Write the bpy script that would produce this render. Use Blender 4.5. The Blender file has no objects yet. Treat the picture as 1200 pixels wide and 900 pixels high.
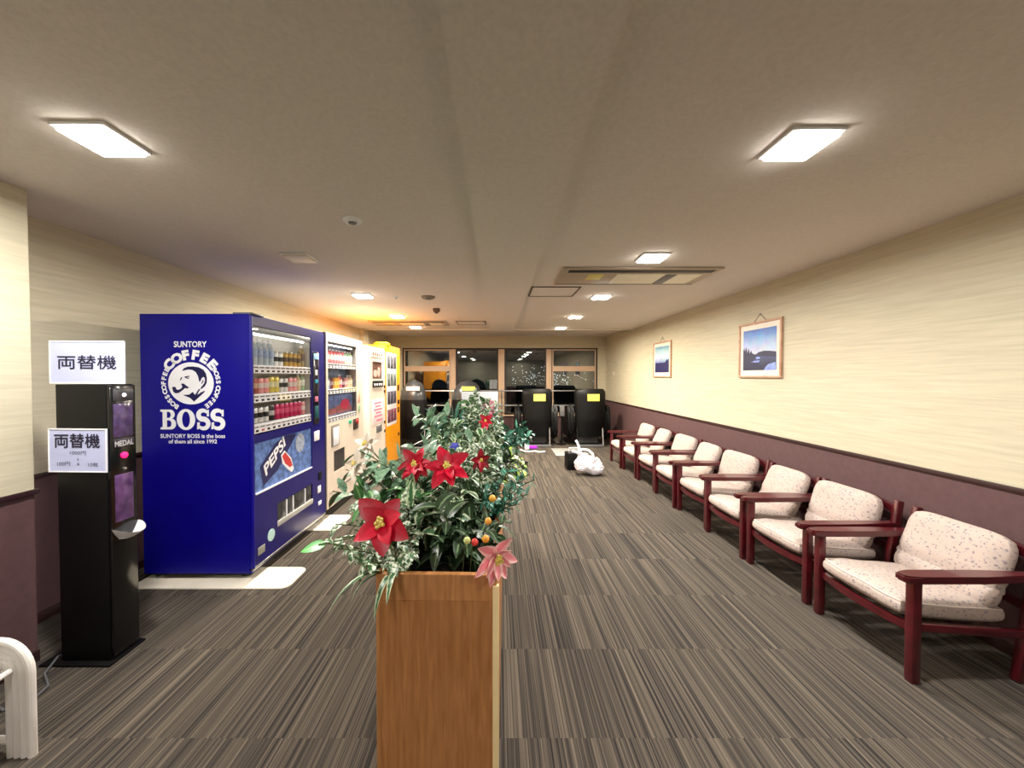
import bpy, bmesh, math, random
from mathutils import Vector, Matrix, Euler, noise
R = math.radians
rnd = random.Random(7)
S = bpy.context.scene
COL = S.collection

# ------------------------------------------------------------------ materials
def lin(c):
    return tuple(((v/255)/12.92 if v/255 <= .04045 else ((v/255+.055)/1.055)**2.4) for v in c) + (1,)
_m = {}
def mat(name, rgb, rough=.5, metal=0, var=.06, scale=8, bump=0, bscale=60, emit=None, estr=0, coat=0, spec=.5, stretch=(1,1,1), sub=0):
    """principled material whose colour drifts a little with object-space noise"""
    if name in _m: return _m[name]
    m = bpy.data.materials.new(name); m.use_nodes = True; m.diffuse_color = lin(rgb)
    nt = m.node_tree; N = nt.nodes; L = nt.links; b = N['Principled BSDF']
    b.inputs['Roughness'].default_value = rough; b.inputs['Metallic'].default_value = metal
    b.inputs['Coat Weight'].default_value = coat; b.inputs['Specular IOR Level'].default_value = spec
    tc = N.new('ShaderNodeTexCoord'); mp = N.new('ShaderNodeMapping'); mp.inputs['Scale'].default_value = stretch
    L.new(tc.outputs['Object'], mp.inputs['Vector'])
    no = N.new('ShaderNodeTexNoise'); no.inputs['Scale'].default_value = scale; no.inputs['Detail'].default_value = 4
    L.new(mp.outputs[0], no.inputs['Vector'])
    mx = N.new('ShaderNodeMix'); mx.data_type = 'RGBA'
    c = lin(rgb)
    mx.inputs[6].default_value = tuple(v*(1-var) for v in c[:3])+(1,)
    mx.inputs[7].default_value = tuple(min(1, v*(1+var)) for v in c[:3])+(1,)
    mr = N.new('ShaderNodeMapRange'); mr.inputs[1].default_value = .3; mr.inputs[2].default_value = .7
    L.new(no.outputs['Fac'], mr.inputs[0]); L.new(mr.outputs[0], mx.inputs[0]); L.new(mx.outputs[2], b.inputs['Base Color'])
    if bump:
        n2 = N.new('ShaderNodeTexNoise'); n2.inputs['Scale'].default_value = bscale; n2.inputs['Detail'].default_value = 3
        L.new(mp.outputs[0], n2.inputs['Vector'])
        bp = N.new('ShaderNodeBump'); bp.inputs['Strength'].default_value = bump; bp.inputs['Distance'].default_value = .003
        L.new(n2.outputs['Fac'], bp.inputs['Height']); L.new(bp.outputs[0], b.inputs['Normal'])
    if emit is not None:
        b.inputs['Emission Color'].default_value = lin(emit); b.inputs['Emission Strength'].default_value = estr
    _m[name] = m; return m

def nodes(m): nt = m.node_tree; return nt, nt.nodes, nt.links, nt.nodes['Principled BSDF']
def math_node(N, L, op, a, b=None, c=None):
    n = N.new('ShaderNodeMath'); n.operation = op
    for i, v in enumerate((a, b, c)):
        if v is None: continue
        if isinstance(v, (int, float)): n.inputs[i].default_value = v
        else: L.new(v, n.inputs[i])
    return n.outputs[0]

def carpet_mat():
    m = bpy.data.materials.new('striped_carpet'); m.use_nodes = True; nt, N, L, b = nodes(m)
    tc = N.new('ShaderNodeTexCoord'); sp = N.new('ShaderNodeSeparateXYZ'); L.new(tc.outputs['Object'], sp.inputs[0])
    x, y = sp.outputs[0], sp.outputs[1]
    tx = math_node(N, L, 'FLOOR', math_node(N, L, 'DIVIDE', x, .5)); ty = math_node(N, L, 'FLOOR', math_node(N, L, 'DIVIDE', y, .5))
    cb = N.new('ShaderNodeCombineXYZ'); L.new(tx, cb.inputs[0]); L.new(ty, cb.inputs[1])
    wn = N.new('ShaderNodeTexWhiteNoise'); wn.noise_dimensions = '2D'; L.new(cb.outputs[0], wn.inputs['Vector'])
    off = math_node(N, L, 'MULTIPLY', wn.outputs['Value'], 60)
    def stripes(sx, sy, det):
        c2 = N.new('ShaderNodeCombineXYZ'); L.new(math_node(N, L, 'MULTIPLY', x, sx), c2.inputs[0])
        L.new(math_node(N, L, 'MULTIPLY', y, sy), c2.inputs[1]); L.new(off, c2.inputs[2])
        n = N.new('ShaderNodeTexNoise'); n.inputs['Scale'].default_value = 1; n.inputs['Detail'].default_value = det
        L.new(c2.outputs[0], n.inputs['Vector']); return n.outputs['Fac']
    a = stripes(230, .8, 2); c = stripes(80, .5, 1)
    s = math_node(N, L, 'ADD', math_node(N, L, 'MULTIPLY', a, .62), math_node(N, L, 'MULTIPLY', c, .38))
    cr = N.new('ShaderNodeValToRGB'); L.new(s, cr.inputs[0]); e = cr.color_ramp
    e.elements[0].position = .36; e.elements[0].color = lin((40, 38, 38)); e.elements[1].position = .68; e.elements[1].color = lin((112, 102, 90))
    k = e.elements.new(.5); k.color = lin((74, 68, 61))
    L.new(cr.outputs[0], b.inputs['Base Color']); b.inputs['Roughness'].default_value = .95; b.inputs['Specular IOR Level'].default_value = .15
    n = N.new('ShaderNodeTexNoise'); n.inputs['Scale'].default_value = 350; L.new(tc.outputs['Object'], n.inputs['Vector'])
    bp = N.new('ShaderNodeBump'); bp.inputs['Strength'].default_value = .5; bp.inputs['Distance'].default_value = .004
    L.new(math_node(N, L, 'ADD', s, math_node(N, L, 'MULTIPLY', n.outputs['Fac'], .5)), bp.inputs['Height']); L.new(bp.outputs[0], b.inputs['Normal'])
    return m

def wallpaper_mat():
    """cream woven wallpaper, streaked horizontally"""
    m = bpy.data.materials.new('cream_wallpaper'); m.use_nodes = True; nt, N, L, b = nodes(m)
    tc = N.new('ShaderNodeTexCoord'); mp = N.new('ShaderNodeMapping'); mp.inputs['Scale'].default_value = (2, 2, 42)
    L.new(tc.outputs['Object'], mp.inputs[0]); n = N.new('ShaderNodeTexNoise'); n.inputs['Scale'].default_value = 1.6; n.inputs['Detail'].default_value = 5
    L.new(mp.outputs[0], n.inputs['Vector']); cr = N.new('ShaderNodeValToRGB'); L.new(n.outputs['Fac'], cr.inputs[0])
    cr.color_ramp.elements[0].position = .3; cr.color_ramp.elements[0].color = lin((186, 178, 154))
    cr.color_ramp.elements[1].position = .7; cr.color_ramp.elements[1].color = lin((201, 193, 168))
    L.new(cr.outputs[0], b.inputs['Base Color']); b.inputs['Roughness'].default_value = .8
    bp = N.new('ShaderNodeBump'); bp.inputs['Strength'].default_value = .25; bp.inputs['Distance'].default_value = .003
    L.new(n.outputs['Fac'], bp.inputs['Height']); L.new(bp.outputs[0], b.inputs['Normal'])
    return m

def floral_mat():
    """off-white woven upholstery with small grey-pink motifs"""
    m = bpy.data.materials.new('floral_upholstery'); m.use_nodes = True; nt, N, L, b = nodes(m)
    tc = N.new('ShaderNodeTexCoord'); nn = N.new('ShaderNodeTexNoise'); nn.inputs['Scale'].default_value = 14
    L.new(tc.outputs['Object'], nn.inputs['Vector'])
    mx0 = N.new('ShaderNodeMix'); mx0.data_type = 'VECTOR'; mx0.inputs[0].default_value = .04
    L.new(tc.outputs['Object'], mx0.inputs[4]); L.new(nn.outputs['Color'], mx0.inputs[5])
    v = N.new('ShaderNodeTexVoronoi'); v.inputs['Scale'].default_value = 62; L.new(mx0.outputs[1], v.inputs['Vector'])
    n2 = N.new('ShaderNodeTexNoise'); n2.inputs['Scale'].default_value = 95; n2.inputs['Detail'].default_value = 3; L.new(tc.outputs['Object'], n2.inputs['Vector'])
    d = math_node(N, L, 'ADD', v.outputs['Distance'], math_node(N, L, 'MULTIPLY', math_node(N, L, 'SUBTRACT', n2.outputs['Fac'], .5), 1.1))
    cr = N.new('ShaderNodeValToRGB'); L.new(d, cr.inputs[0]); e = cr.color_ramp
    e.elements[0].position = .14; e.elements[0].color = lin((132, 120, 122)); e.elements[1].position = .46; e.elements[1].color = lin((182, 165, 155))
    k = e.elements.new(.3); k.color = lin((172, 160, 156))
    L.new(cr.outputs[0], b.inputs['Base Color']); b.inputs['Roughness'].default_value = .9
    bp = N.new('ShaderNodeBump'); bp.inputs['Strength'].default_value = .3; bp.inputs['Distance'].default_value = .002
    L.new(n2.outputs['Fac'], bp.inputs['Height']); L.new(bp.outputs[0], b.inputs['Normal'])
    return m

def wood_mat(name, lo, hi, axis_scale, rough=.4, coat=.2, sc=6):
    m = bpy.data.materials.new(name); m.use_nodes = True; nt, N, L, b = nodes(m)
    tc = N.new('ShaderNodeTexCoord'); mp = N.new('ShaderNodeMapping'); mp.inputs['Scale'].default_value = axis_scale
    L.new(tc.outputs['Object'], mp.inputs[0]); n = N.new('ShaderNodeTexNoise'); n.inputs['Scale'].default_value = sc; n.inputs['Detail'].default_value = 6
    n.inputs['Distortion'].default_value = .4
    L.new(mp.outputs[0], n.inputs['Vector']); cr = N.new('ShaderNodeValToRGB'); L.new(n.outputs['Fac'], cr.inputs[0])
    cr.color_ramp.elements[0].position = .3; cr.color_ramp.elements[0].color = lin(lo)
    cr.color_ramp.elements[1].position = .7; cr.color_ramp.elements[1].color = lin(hi)
    L.new(cr.outputs[0], b.inputs['Base Color']); b.inputs['Roughness'].default_value = rough; b.inputs['Coat Weight'].default_value = coat
    return m

def leaf_mat(name, base, second, mode):
    """mode: rib (pale midrib), edge (pale margin), mottle (white blotches), plain"""
    m = bpy.data.materials.new(name); m.use_nodes = True; nt, N, L, b = nodes(m)
    uv = N.new('ShaderNodeUVMap'); sp = N.new('ShaderNodeSeparateXYZ'); L.new(uv.outputs[0], sp.inputs[0])
    au = math_node(N, L, 'ABSOLUTE', math_node(N, L, 'SUBTRACT', sp.outputs[0], .5))
    tc = N.new('ShaderNodeTexCoord'); n = N.new('ShaderNodeTexNoise'); n.inputs['Scale'].default_value = 90; n.inputs['Detail'].default_value = 3
    L.new(tc.outputs['Object'], n.inputs['Vector'])
    wob = math_node(N, L, 'MULTIPLY', math_node(N, L, 'SUBTRACT', n.outputs['Fac'], .5), .5)
    v = math_node(N, L, 'ADD', au, wob)
    mr = N.new('ShaderNodeMapRange')
    if mode == 'rib': L.new(au, mr.inputs[0]); mr.inputs[1].default_value = .03; mr.inputs[2].default_value = .12; mr.inputs[3].default_value = .8; mr.inputs[4].default_value = 0
    elif mode == 'edge': L.new(v, mr.inputs[0]); mr.inputs[1].default_value = .22; mr.inputs[2].default_value = .32
    elif mode == 'mottle': L.new(n.outputs['Fac'], mr.inputs[0]); mr.inputs[1].default_value = .46; mr.inputs[2].default_value = .56
    else: L.new(n.outputs['Fac'], mr.inputs[0]); mr.inputs[1].default_value = .3; mr.inputs[2].default_value = .8
    n3 = N.new('ShaderNodeTexNoise'); n3.inputs['Scale'].default_value = 9; L.new(tc.outputs['Object'], n3.inputs['Vector'])
    mx = N.new('ShaderNodeMix'); mx.data_type = 'RGBA'; L.new(mr.outputs[0], mx.inputs[0])
    mx.inputs[6].default_value = lin(base); mx.inputs[7].default_value = lin(second)
    hs = N.new('ShaderNodeHueSaturation'); L.new(mx.outputs[2], hs.inputs['Color'])
    vr = N.new('ShaderNodeMapRange'); vr.inputs[1].default_value = .3; vr.inputs[2].default_value = .7; vr.inputs[3].default_value = .7; vr.inputs[4].default_value = 1.35
    L.new(n3.outputs['Fac'], vr.inputs[0]); L.new(vr.outputs[0], hs.inputs['Value'])
    L.new(hs.outputs[0], b.inputs['Base Color']); b.inputs['Roughness'].default_value = .38
    return m

def pane_mat(name, reflect, tint=(1, 1, 1), rough=0.0):
    """see-through glass that also mirrors a share of the room"""
    m = bpy.data.materials.new(name); m.use_nodes = True; nt = m.node_tree; N = nt.nodes; L = nt.links; N.clear()
    o = N.new('ShaderNodeOutputMaterial'); t = N.new('ShaderNodeBsdfTransparent'); t.inputs[0].default_value = tint+(1,)
    g = N.new('ShaderNodeBsdfGlossy'); g.inputs['Roughness'].default_value = rough
    fr = N.new('ShaderNodeLayerWeight'); fr.inputs[0].default_value = .5
    f = math_node(N, L, 'ADD', math_node(N, L, 'MULTIPLY', math_node(N, L, 'POWER', fr.outputs['Facing'], 5), .8), reflect); f = math_node(N, L, 'MINIMUM', f, 1)
    ms = N.new('ShaderNodeMixShader'); L.new(f, ms.inputs[0]); L.new(t.outputs[0], ms.inputs[1]); L.new(g.outputs[0], ms.inputs[2]); L.new(ms.outputs[0], o.inputs[0])
    return m

def emis(name, rgb, s):
    if name in _m: return _m[name]
    m = bpy.data.materials.new(name); m.use_nodes = True; nt, N, L, b = nodes(m)
    b.inputs['Base Color'].default_value = lin(rgb); b.inputs['Emission Color'].default_value = lin(rgb); b.inputs['Emission Strength'].default_value = s
    _m[name] = m; return m

M_carpet = carpet_mat(); M_wall = wallpaper_mat()
M_ceil = mat('ceiling_paper', (216, 208, 199), .9, var=.05, scale=60, bump=.25, bscale=220)
M_dado = mat('plum_dado', (88, 62, 63), .75, var=.1, scale=25, bump=.2, bscale=120)
M_rail = mat('dark_rail', (50, 28, 28), .45)
M_blue = mat('blue_enamel', (6, 2, 128), .4, var=.05, coat=.05, spec=.3)
M_bluefront = mat('deep_blue_enamel', (18, 12, 104), .3, coat=.1)
M_whiteenamel = mat('white_enamel', (226, 214, 200), .35, var=.03)
M_cream = mat('cream_enamel', (214, 200, 184), .4, var=.03)
M_orange = mat('orange_enamel', (246, 160, 14), .4, var=.04)
M_white = mat('white_print', (238, 238, 242), .5, var=.02)
M_navyprint = mat('navy_print', (14, 12, 70), .5, var=.02)
M_black = mat('black_plastic', (7, 7, 8), .5, var=.2, spec=.25)
M_blackgloss = mat('black_gloss', (10, 10, 12), .15, var=.2)
M_grey = mat('grey_plastic', (96, 96, 98), .5)
M_steel = mat('brushed_steel', (170, 170, 168), .3, metal=.9)
M_leather = mat('black_leather', (6, 6, 7), .5, var=.25, bump=.3, bscale=160, spec=.25)
M_shell = mat('grey_shell', (46, 48, 50), .3, var=.1, coat=.3)
M_red = mat('mahogany', (74, 12, 21), .28, var=.25, scale=5, stretch=(3, 3, 3), coat=.4)
M_floral = floral_mat()
M_planter = wood_mat('planter_veneer', (156, 102, 54), (184, 130, 78), (14, 14, 1.2), .45, .15)
M_planteredge = mat('pale_edge_band', (236, 212, 160), .5)
M_frame = wood_mat('pale_oak', (176, 136, 110), (204, 164, 136), (3, 3, 3), .5, .1)
M_alu = mat('tan_window_frame', (196, 166, 138), .45, var=.05)
M_reveal = mat('dark_reveal', (42, 32, 28), .6)
M_paper = mat('white_paper', (186, 192, 228), .7, var=.02, emit=(170, 178, 235), estr=.03)  # faint bluish emission brightens the paper, which is no lamp
M_ink = mat('sign_ink', (18, 12, 46), .6)
M_inkgrey = mat('sign_ink_grey', (70, 68, 84), .6)
M_glass = pane_mat('night_window_glass', .13, (.75, .78, .75))
M_vglass = pane_mat('display_glass', .03)
M_lampw = emis('cool_diffuser', (255, 250, 240), 26)
M_lampy = emis('warm_diffuser', (255, 240, 214), 26)
M_tube = emis('display_light', (255, 250, 240), 5)
M_soil = mat('dark_moss', (34, 30, 22), .95, var=.4, scale=60, bump=.8)
M_stem = mat('green_stem', (70, 84, 44), .6)

# ------------------------------------------------------------------ mesh builder
class B:
    def __init__(s): s.bm = bmesh.new(); s.mi = 0; s.uv = s.bm.loops.layers.uv.new('UVMap')
    def _fin(s, faces):
        for f in faces: f.material_index = s.mi
    def box(s, x0, x1, y0, y1, z0, z1, bev=0, seg=2, rot=None, pivot=None):
        r = bmesh.ops.create_cube(s.bm, size=1); vs = r['verts']
        c = Vector(((x0+x1)/2, (y0+y1)/2, (z0+z1)/2))
        for v in vs: v.co = Vector((v.co.x*(x1-x0), v.co.y*(y1-y0), v.co.z*(z1-z0))) + c
        fs = set(f for v in vs for f in v.link_faces)
        if bev:
            es = list(set(e for v in vs for e in v.link_edges))
            rb = bmesh.ops.bevel(s.bm, geom=es, offset=bev, segments=seg, profile=.5, affect='EDGES')
            fs = set(f for f in fs if f.is_valid) | set(rb['faces'])
            for f in list(fs):
                for v in f.verts: fs.update(v.link_faces)
        vs = set(v for f in fs for v in f.verts)
        if rot is not None:
            p = Vector(pivot) if pivot is not None else c; mt = Matrix.Translation(p) @ rot.to_4x4() @ Matrix.Translation(-p)
            for v in vs: v.co = mt @ v.co
        s._fin(fs); return s
    def tube(s, pts, r, n=10, cap=True, closed=False):
        pts = [Vector(p) for p in pts]; k = len(pts); rings = []
        rr = r if isinstance(r, (list, tuple)) else [r]*k
        up = None
        for i, p in enumerate(pts):
            if closed: t = (pts[(i+1) % k]-pts[i-1]).normalized()
            else: t = (pts[min(i+1, k-1)]-pts[max(i-1, 0)]).normalized()
            if up is None: up = t.orthogonal().normalized()
            up = (up - t*up.dot(t))
            up = up.normalized() if up.length > 1e-6 else t.orthogonal().normalized()
            sd = t.cross(up)
            rings.append([s.bm.verts.new(p + (up*math.cos(a)+sd*math.sin(a))*rr[i]) for a in [2*math.pi*j/n for j in range(n)]])
        fs = []
        for i in range(k if closed else k-1):
            a, b = rings[i], rings[(i+1) % k]
            for j in range(n): fs.append(s.bm.faces.new((a[j], a[(j+1) % n], b[(j+1) % n], b[j])))
        if cap and not closed: fs += [s.bm.faces.new(rings[0][::-1]), s.bm.faces.new(rings[-1])]
        s._fin(fs); return s
    def lathe(s, prof, n=16, c=(0, 0, 0), axis='Z', mis=None):
        c = Vector(c); rings = []
        for r, h in prof:
            ring = []
            for j in range(n):
                a = 2*math.pi*j/n
                v = Vector((r*math.cos(a), r*math.sin(a), h))
                if axis == 'X': v = Vector((v.z, v.x, v.y))
                if axis == 'Y': v = Vector((v.y, v.z, v.x))
                ring.append(s.bm.verts.new(c+v))
            rings.append(ring)
        for i in range(len(rings)-1):
            for j in range(n):
                f = s.bm.faces.new((rings[i][j], rings[i][(j+1) % n], rings[i+1][(j+1) % n], rings[i+1][j]))
                f.material_index = mis[i] if mis else s.mi
        a = s.bm.faces.new(rings[0][::-1]); b = s.bm.faces.new(rings[-1])
        a.material_index = mis[0] if mis else s.mi; b.material_index = mis[-1] if mis else s.mi
        return s
    def prism(s, poly, f, depth):
        """poly in 2D; f maps (u,v,w) to 3D; extruded w from 0 to depth"""
        a = [s.bm.verts.new(f(u, v, 0)) for u, v in poly]; b = [s.bm.verts.new(f(u, v, depth)) for u, v in poly]
        n = len(poly); fs = [s.bm.faces.new(a[::-1]), s.bm.faces.new(b)]
        for i in range(n): fs.append(s.bm.faces.new((a[i], a[(i+1) % n], b[(i+1) % n], b[i])))
        s._fin(fs); return s
    def grid(s, nu, nv, f, uv=False):
        g = [[s.bm.verts.new(f(i/nu, j/nv)) for j in range(nv+1)] for i in range(nu+1)]
        for i in range(nu):
            for j in range(nv):
                fc = s.bm.faces.new((g[i][j], g[i+1][j], g[i+1][j+1], g[i][j+1])); fc.material_index = s.mi
                for l, (a, b) in zip(fc.loops, ((i, j), (i+1, j), (i+1, j+1), (i, j+1))): l[s.uv].uv = (a/nu, b/nv)
        return s
    def build(s, name, mats, parent=None, loc=None, smooth=True, angle=35, normals=True):
        if normals: bmesh.ops.recalc_face_normals(s.bm, faces=s.bm.faces)
        me = bpy.data.meshes.new(name); s.bm.to_mesh(me); s.bm.free()
        if not isinstance(mats, (list, tuple)): mats = [mats]
        for m in mats: me.materials.append(m)
        if smooth: me.shade_smooth(); me.set_sharp_from_angle(angle=R(angle))
        o = bpy.data.objects.new(name, me); COL.objects.link(o)
        if parent is not None: o.parent = parent
        if loc is not None: o.location = loc
        return o

def tag(o, label=None, cat=None, group=None, kind=None):
    if label: o['label'] = label
    if cat: o['category'] = cat
    if group: o['group'] = group
    if kind: o['kind'] = kind
    return o
def thing(name, label, cat, loc=(0, 0, 0), rz=0, group=None):
    o = bpy.data.objects.new(name, None); COL.objects.link(o); o.location = loc; o.rotation_euler = (0, 0, rz); o.empty_display_size = .1
    return tag(o, label, cat, group)
def struct(o): o['kind'] = 'structure'; return o
def copy_tree(o, parent=None, kids=None):
    c = o.copy(); COL.objects.link(c)
    if parent is not None: c.parent = parent
    for ch in list(o.children): copy_tree(ch, c)
    return c

# ---- flat artwork (lettering, emblems)
_g = {}
def text_mesh(body, bold=0.0, extrude=0.0):
    k = (body, bold, extrude)
    if k in _g: return _g[k]
    c = bpy.data.curves.new('t', 'FONT'); c.body = body; c.size = 1; c.offset = bold; c.extrude = extrude; c.resolution_u = 3
    o = bpy.data.objects.new('t', c); COL.objects.link(o); bpy.context.view_layer.update()
    me = bpy.data.meshes.new_from_object(o.evaluated_get(bpy.context.evaluated_depsgraph_get()))
    bpy.data.objects.remove(o); bpy.data.curves.remove(c)
    _g[k] = me; return me
def curve_mesh(loops):
    c = bpy.data.curves.new('c', 'CURVE'); c.dimensions = '2D'; c.fill_mode = 'BOTH'
    for lp in loops:
        sp = c.splines.new('POLY'); sp.points.add(len(lp)-1); sp.use_cyclic_u = True
        for p, (x, y) in zip(sp.points, lp): p.co = (x, y, 0, 1)
    o = bpy.data.objects.new('c', c); COL.objects.link(o); bpy.context.view_layer.update()
    me = bpy.data.meshes.new_from_object(o.evaluated_get(bpy.context.evaluated_depsgraph_get()))
    bpy.data.objects.remove(o); bpy.data.curves.remove(c); return me
def bounds(me):
    xs = [v.co.x for v in me.vertices]; ys = [v.co.y for v in me.vertices]; return min(xs), max(xs), min(ys), max(ys)
class Art:
    """collects flat outlines in a (u,v) plane and links them as one mesh"""
    def __init__(s, f): s.f = f; s.bm = bmesh.new(); s.mi = 0
    def add(s, me, T, w=0):
        vs = [s.bm.verts.new(s.f(*T(v.co.x, v.co.y), w)) for v in me.vertices]
        for p in me.polygons:
            try:
                fc = s.bm.faces.new([vs[i] for i in p.vertices]); fc.material_index = s.mi
            except ValueError: pass
    def text(s, body, u0, u1, v0, v1, bold=0.0, w=0, keep=False):
        me = text_mesh(body, bold); a, b, c, d = bounds(me)
        sx, sy = (u1-u0)/(b-a), (v1-v0)/(d-c)
        if keep: sx = sy = min(sx, sy)
        cu, cv = (u0+u1)/2, (v0+v1)/2
        s.add(me, lambda x, y: (cu+(x-(a+b)/2)*sx, cv+(y-(c+d)/2)*sy), w)
    def loops(s, loops, w=0, T=None):
        s.add(curve_mesh(loops), T or (lambda x, y: (x, y)), w)
    def arc(s, body, cu, cv, r, a0, a1, h, bold=.0, wide=1.0, inward=False):
        """letters centred at angles a0..a1 (degrees) on radius r"""
        n = len(body)
        for i, ch in enumerate(body):
            if ch == ' ': continue
            t = R(a0+(a1-a0)*i/(n-1)); me = text_mesh(ch, bold); a, b, c, d = bounds(me); k = h/.73
            rot = t-math.pi/2
            px, py = cu+r*math.cos(t), cv+r*math.sin(t)
            def T(x, y):
                X = (x-(a+b)/2)*k*wide; Y = (y-.36)*k
                return px+X*math.cos(rot)-Y*math.sin(rot), py+X*math.sin(rot)+Y*math.cos(rot)
            s.add(me, T)
    def build(s, name, mats, parent):
        me = bpy.data.meshes.new(name); s.bm.to_mesh(me); s.bm.free()
        for m in (mats if isinstance(mats, (list, tuple)) else [mats]): me.materials.append(m)
        o = bpy.data.objects.new(name, me); COL.objects.link(o); o.parent = parent; return o
def circ(cx, cy, rx, ry=None, n=40): ry = ry or rx; return [(cx+rx*math.cos(2*math.pi*i/n), cy+ry*math.sin(2*math.pi*i/n)) for i in range(n)]

# ------------------------------------------------------------------ camera
HC = 1.44
cam = bpy.data.cameras.new('camera'); co = bpy.data.objects.new('camera', cam); COL.objects.link(co)
cam.sensor_width = 36; cam.lens = 13.5; cam.clip_start = .05; cam.clip_end = 2000; cam.shift_x = 17/1200
co.location = (0, 0, HC); co.rotation_euler = (R(90)-math.atan(9/450), 0, 0)
S.camera = co

# ------------------------------------------------------------------ the room
XR, XL, XN, YF, YB, ZC, ZD = 2.65, -2.68, -2.33, 9.39, -3.0, 2.36, .86
b = B(); b.box(XL-.3, XR+.3, YB-.1, YF+.1, -.1, 0); struct(b.build('floor', M_carpet))
b = B(); b.box(XL-.3, XR+.1, YB-.1, 7.55, ZC, ZC+.1)
b.box(-.14, .32, YB-.1, 7.55, ZC-.035, ZC+.02)
b.box(XL-.3, XR+.1, 7.55, YF+.1, ZC+.05, ZC+.1); b.box(XL, XR, 7.5, 7.55, ZC-.02, ZC+.09); struct(b.build('ceiling', M_ceil))
def wall(name, x0, x1, y0, y1):
    b = B(); b.box(x0, x1, y0, y1, ZD, ZC+.06); b.mi = 1; b.box(x0, x1, y0, y1, 0, ZD); return struct(b.build(name, [M_wall, M_dado], smooth=False))
wall('wall_right', XR, XR+.1, YB, YF+.1)
wall('wall_left', XL-.1, XL, 1.92, YF+.1)
wall('wall_left_near', XL-.1, XN, YB, 1.92).name = 'wall_near_left'
wall('wall_back', XN, XR, YB-.1, YB)
# window wall: bands round one long opening
WX0, WX1, WZ0, WZ1 = -2.32, 2.44, .5, 2.13
b = B(); b.box(XL, WX0, YF, YF+.1, ZD, ZC+.06); b.box(WX1, XR, YF, YF+.1, ZD, ZC+.06); b.box(WX0, WX1, YF, YF+.1, WZ1, ZC+.06)
b.mi = 1; b.box(XL, WX0, YF, YF+.1, 0, ZD); b.box(WX1, XR, YF, YF+.1, 0, ZD); b.box(WX0, WX1, YF, YF+.1, 0, WZ0)
struct(b.build('wall_far', [M_wall, M_dado], smooth=False))
b = B(); b.box(XL, XL+.09, 7.45, 7.75, 0, ZC+.06); struct(b.build('pillar_left', M_wall))
# dado caps and baseboards
b = B(); b.box(XR-.014, XR, YB, YF, ZD-.012, ZD+.014, .003); struct(b.build('trim_1', M_rail))
b = B(); b.box(XL, XL+.014, 1.92, 7.45, ZD-.012, ZD+.014, .003); struct(b.build('trim_2', M_rail))
b = B(); b.box(XN, XN+.014, YB, 1.934, ZD-.012, ZD+.014, .003); b.box(XL, XN, 1.92, 1.934, ZD-.012, ZD+.014, .003); struct(b.build('trim_3', M_rail))
b = B(); b.box(XR-.012, XR, YB, YF, 0, .06, .003); struct(b.build('baseboard_right', M_rail))
b = B(); b.box(XL, XL+.012, 1.94, 7.45, 0, .06, .003); struct(b.build('baseboard_left', M_rail))
b = B(); b.box(XN, XN+.012, YB, 1.92, 0, .06, .003); struct(b.build('baseboard_near_left', M_rail))
# windows: four bays
bays = [(WX0+.03, -1.15, True), (-1.0, .02, False), (.19, 1.19, False), (1.34, WX1-.03, True)]
b = B()
for a, c in ((WX0, WX0+.03), (WX1-.03, WX1)): b.box(a, c, YF-.01, YF+.1, WZ0, WZ1)
b.box(WX0, WX1, YF-.01, YF+.1, WZ1-.03, WZ1); struct(b.build('trim_4', M_reveal))
b = B(); b.box(WX0, WX1, YF-.05, YF+.09, WZ0-.03, WZ0, .005); struct(b.build('trim_5', M_alu))
for k, (a, c) in enumerate(((-1.15, -1.0), (.02, .19), (1.19, 1.34))):
    b = B(); b.box(a, c-.02, YF-.02, YF+.09, WZ0, WZ1-.03, .006); b.mi = 1; b.box(c-.02, c, YF+.0, YF+.09, WZ0, WZ1-.03)
    struct(b.build('trim_%d' % (6+k), [M_alu, M_reveal]))
for k, (a, c, tr) in enumerate(bays):
    b = B(); t = .028; y0, y1 = YF+.01, YF+.07
    b.box(a, a+t, y0, y1, WZ0, WZ1-.03); b.box(c-t, c, y0, y1, WZ0, WZ1-.03); b.box(a+t, c-t, y0, y1, WZ0, WZ0+.05); b.box(a+t, c-t, y0, y1, WZ1-.03-t, WZ1-.03)
    if tr: b.box(a+t, c-t, y0-.02, y1, 1.565, 1.69)
    w = struct(b.build('window_%d' % (k+1), M_alu if tr else M_reveal))
    g = B(); g.box(a+t, c-t, YF+.038, YF+.044, WZ0+.05, WZ1-.03-t); p = g.build('window_pane', M_glass, w, smooth=False)

# ------------------------------------------------------------------ ceiling lamps
def lamp(x, y, on=True, warm=False, label='', vis=True):
    t = thing('ceiling_lamp', label, 'ceiling light', (x, y, ZC), 0, 'square recessed ceiling lamps')
    b = B(); h = .1; w = .012
    for x0, x1, y0, y1 in ((-h, h, -h, -h+w), (-h, h, h-w, h), (-h, -h+w, -h+w, h-w), (h-w, h, -h+w, h-w)): b.box(x0, x1, y0, y1, -.012, 0, .002)
    b.build('lamp_frame', M_white, t)
    b = B(); q = h-w
    b.box(-q, q, -q, q, -.026, -.002, .006)
    b.build('diffuser', (M_lampy if warm else M_lampw) if on else M_whiteenamel, t)
    if on:
        l = bpy.data.lights.new('lamp_light', 'AREA'); l.shape = 'SQUARE'; l.size = .16; l.spread = R(175)
        l.energy = (46 if y > 0 else 20) if not warm else 82; l.color = (1, .965, .915) if not warm else (1, .89, .73)
        o = bpy.data.objects.new('lamp_light', l); COL.objects.link(o); o.location = (x, y, ZC-.03)
ords = ['nearest', 'second', 'third', 'fourth', 'fifth']
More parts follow.
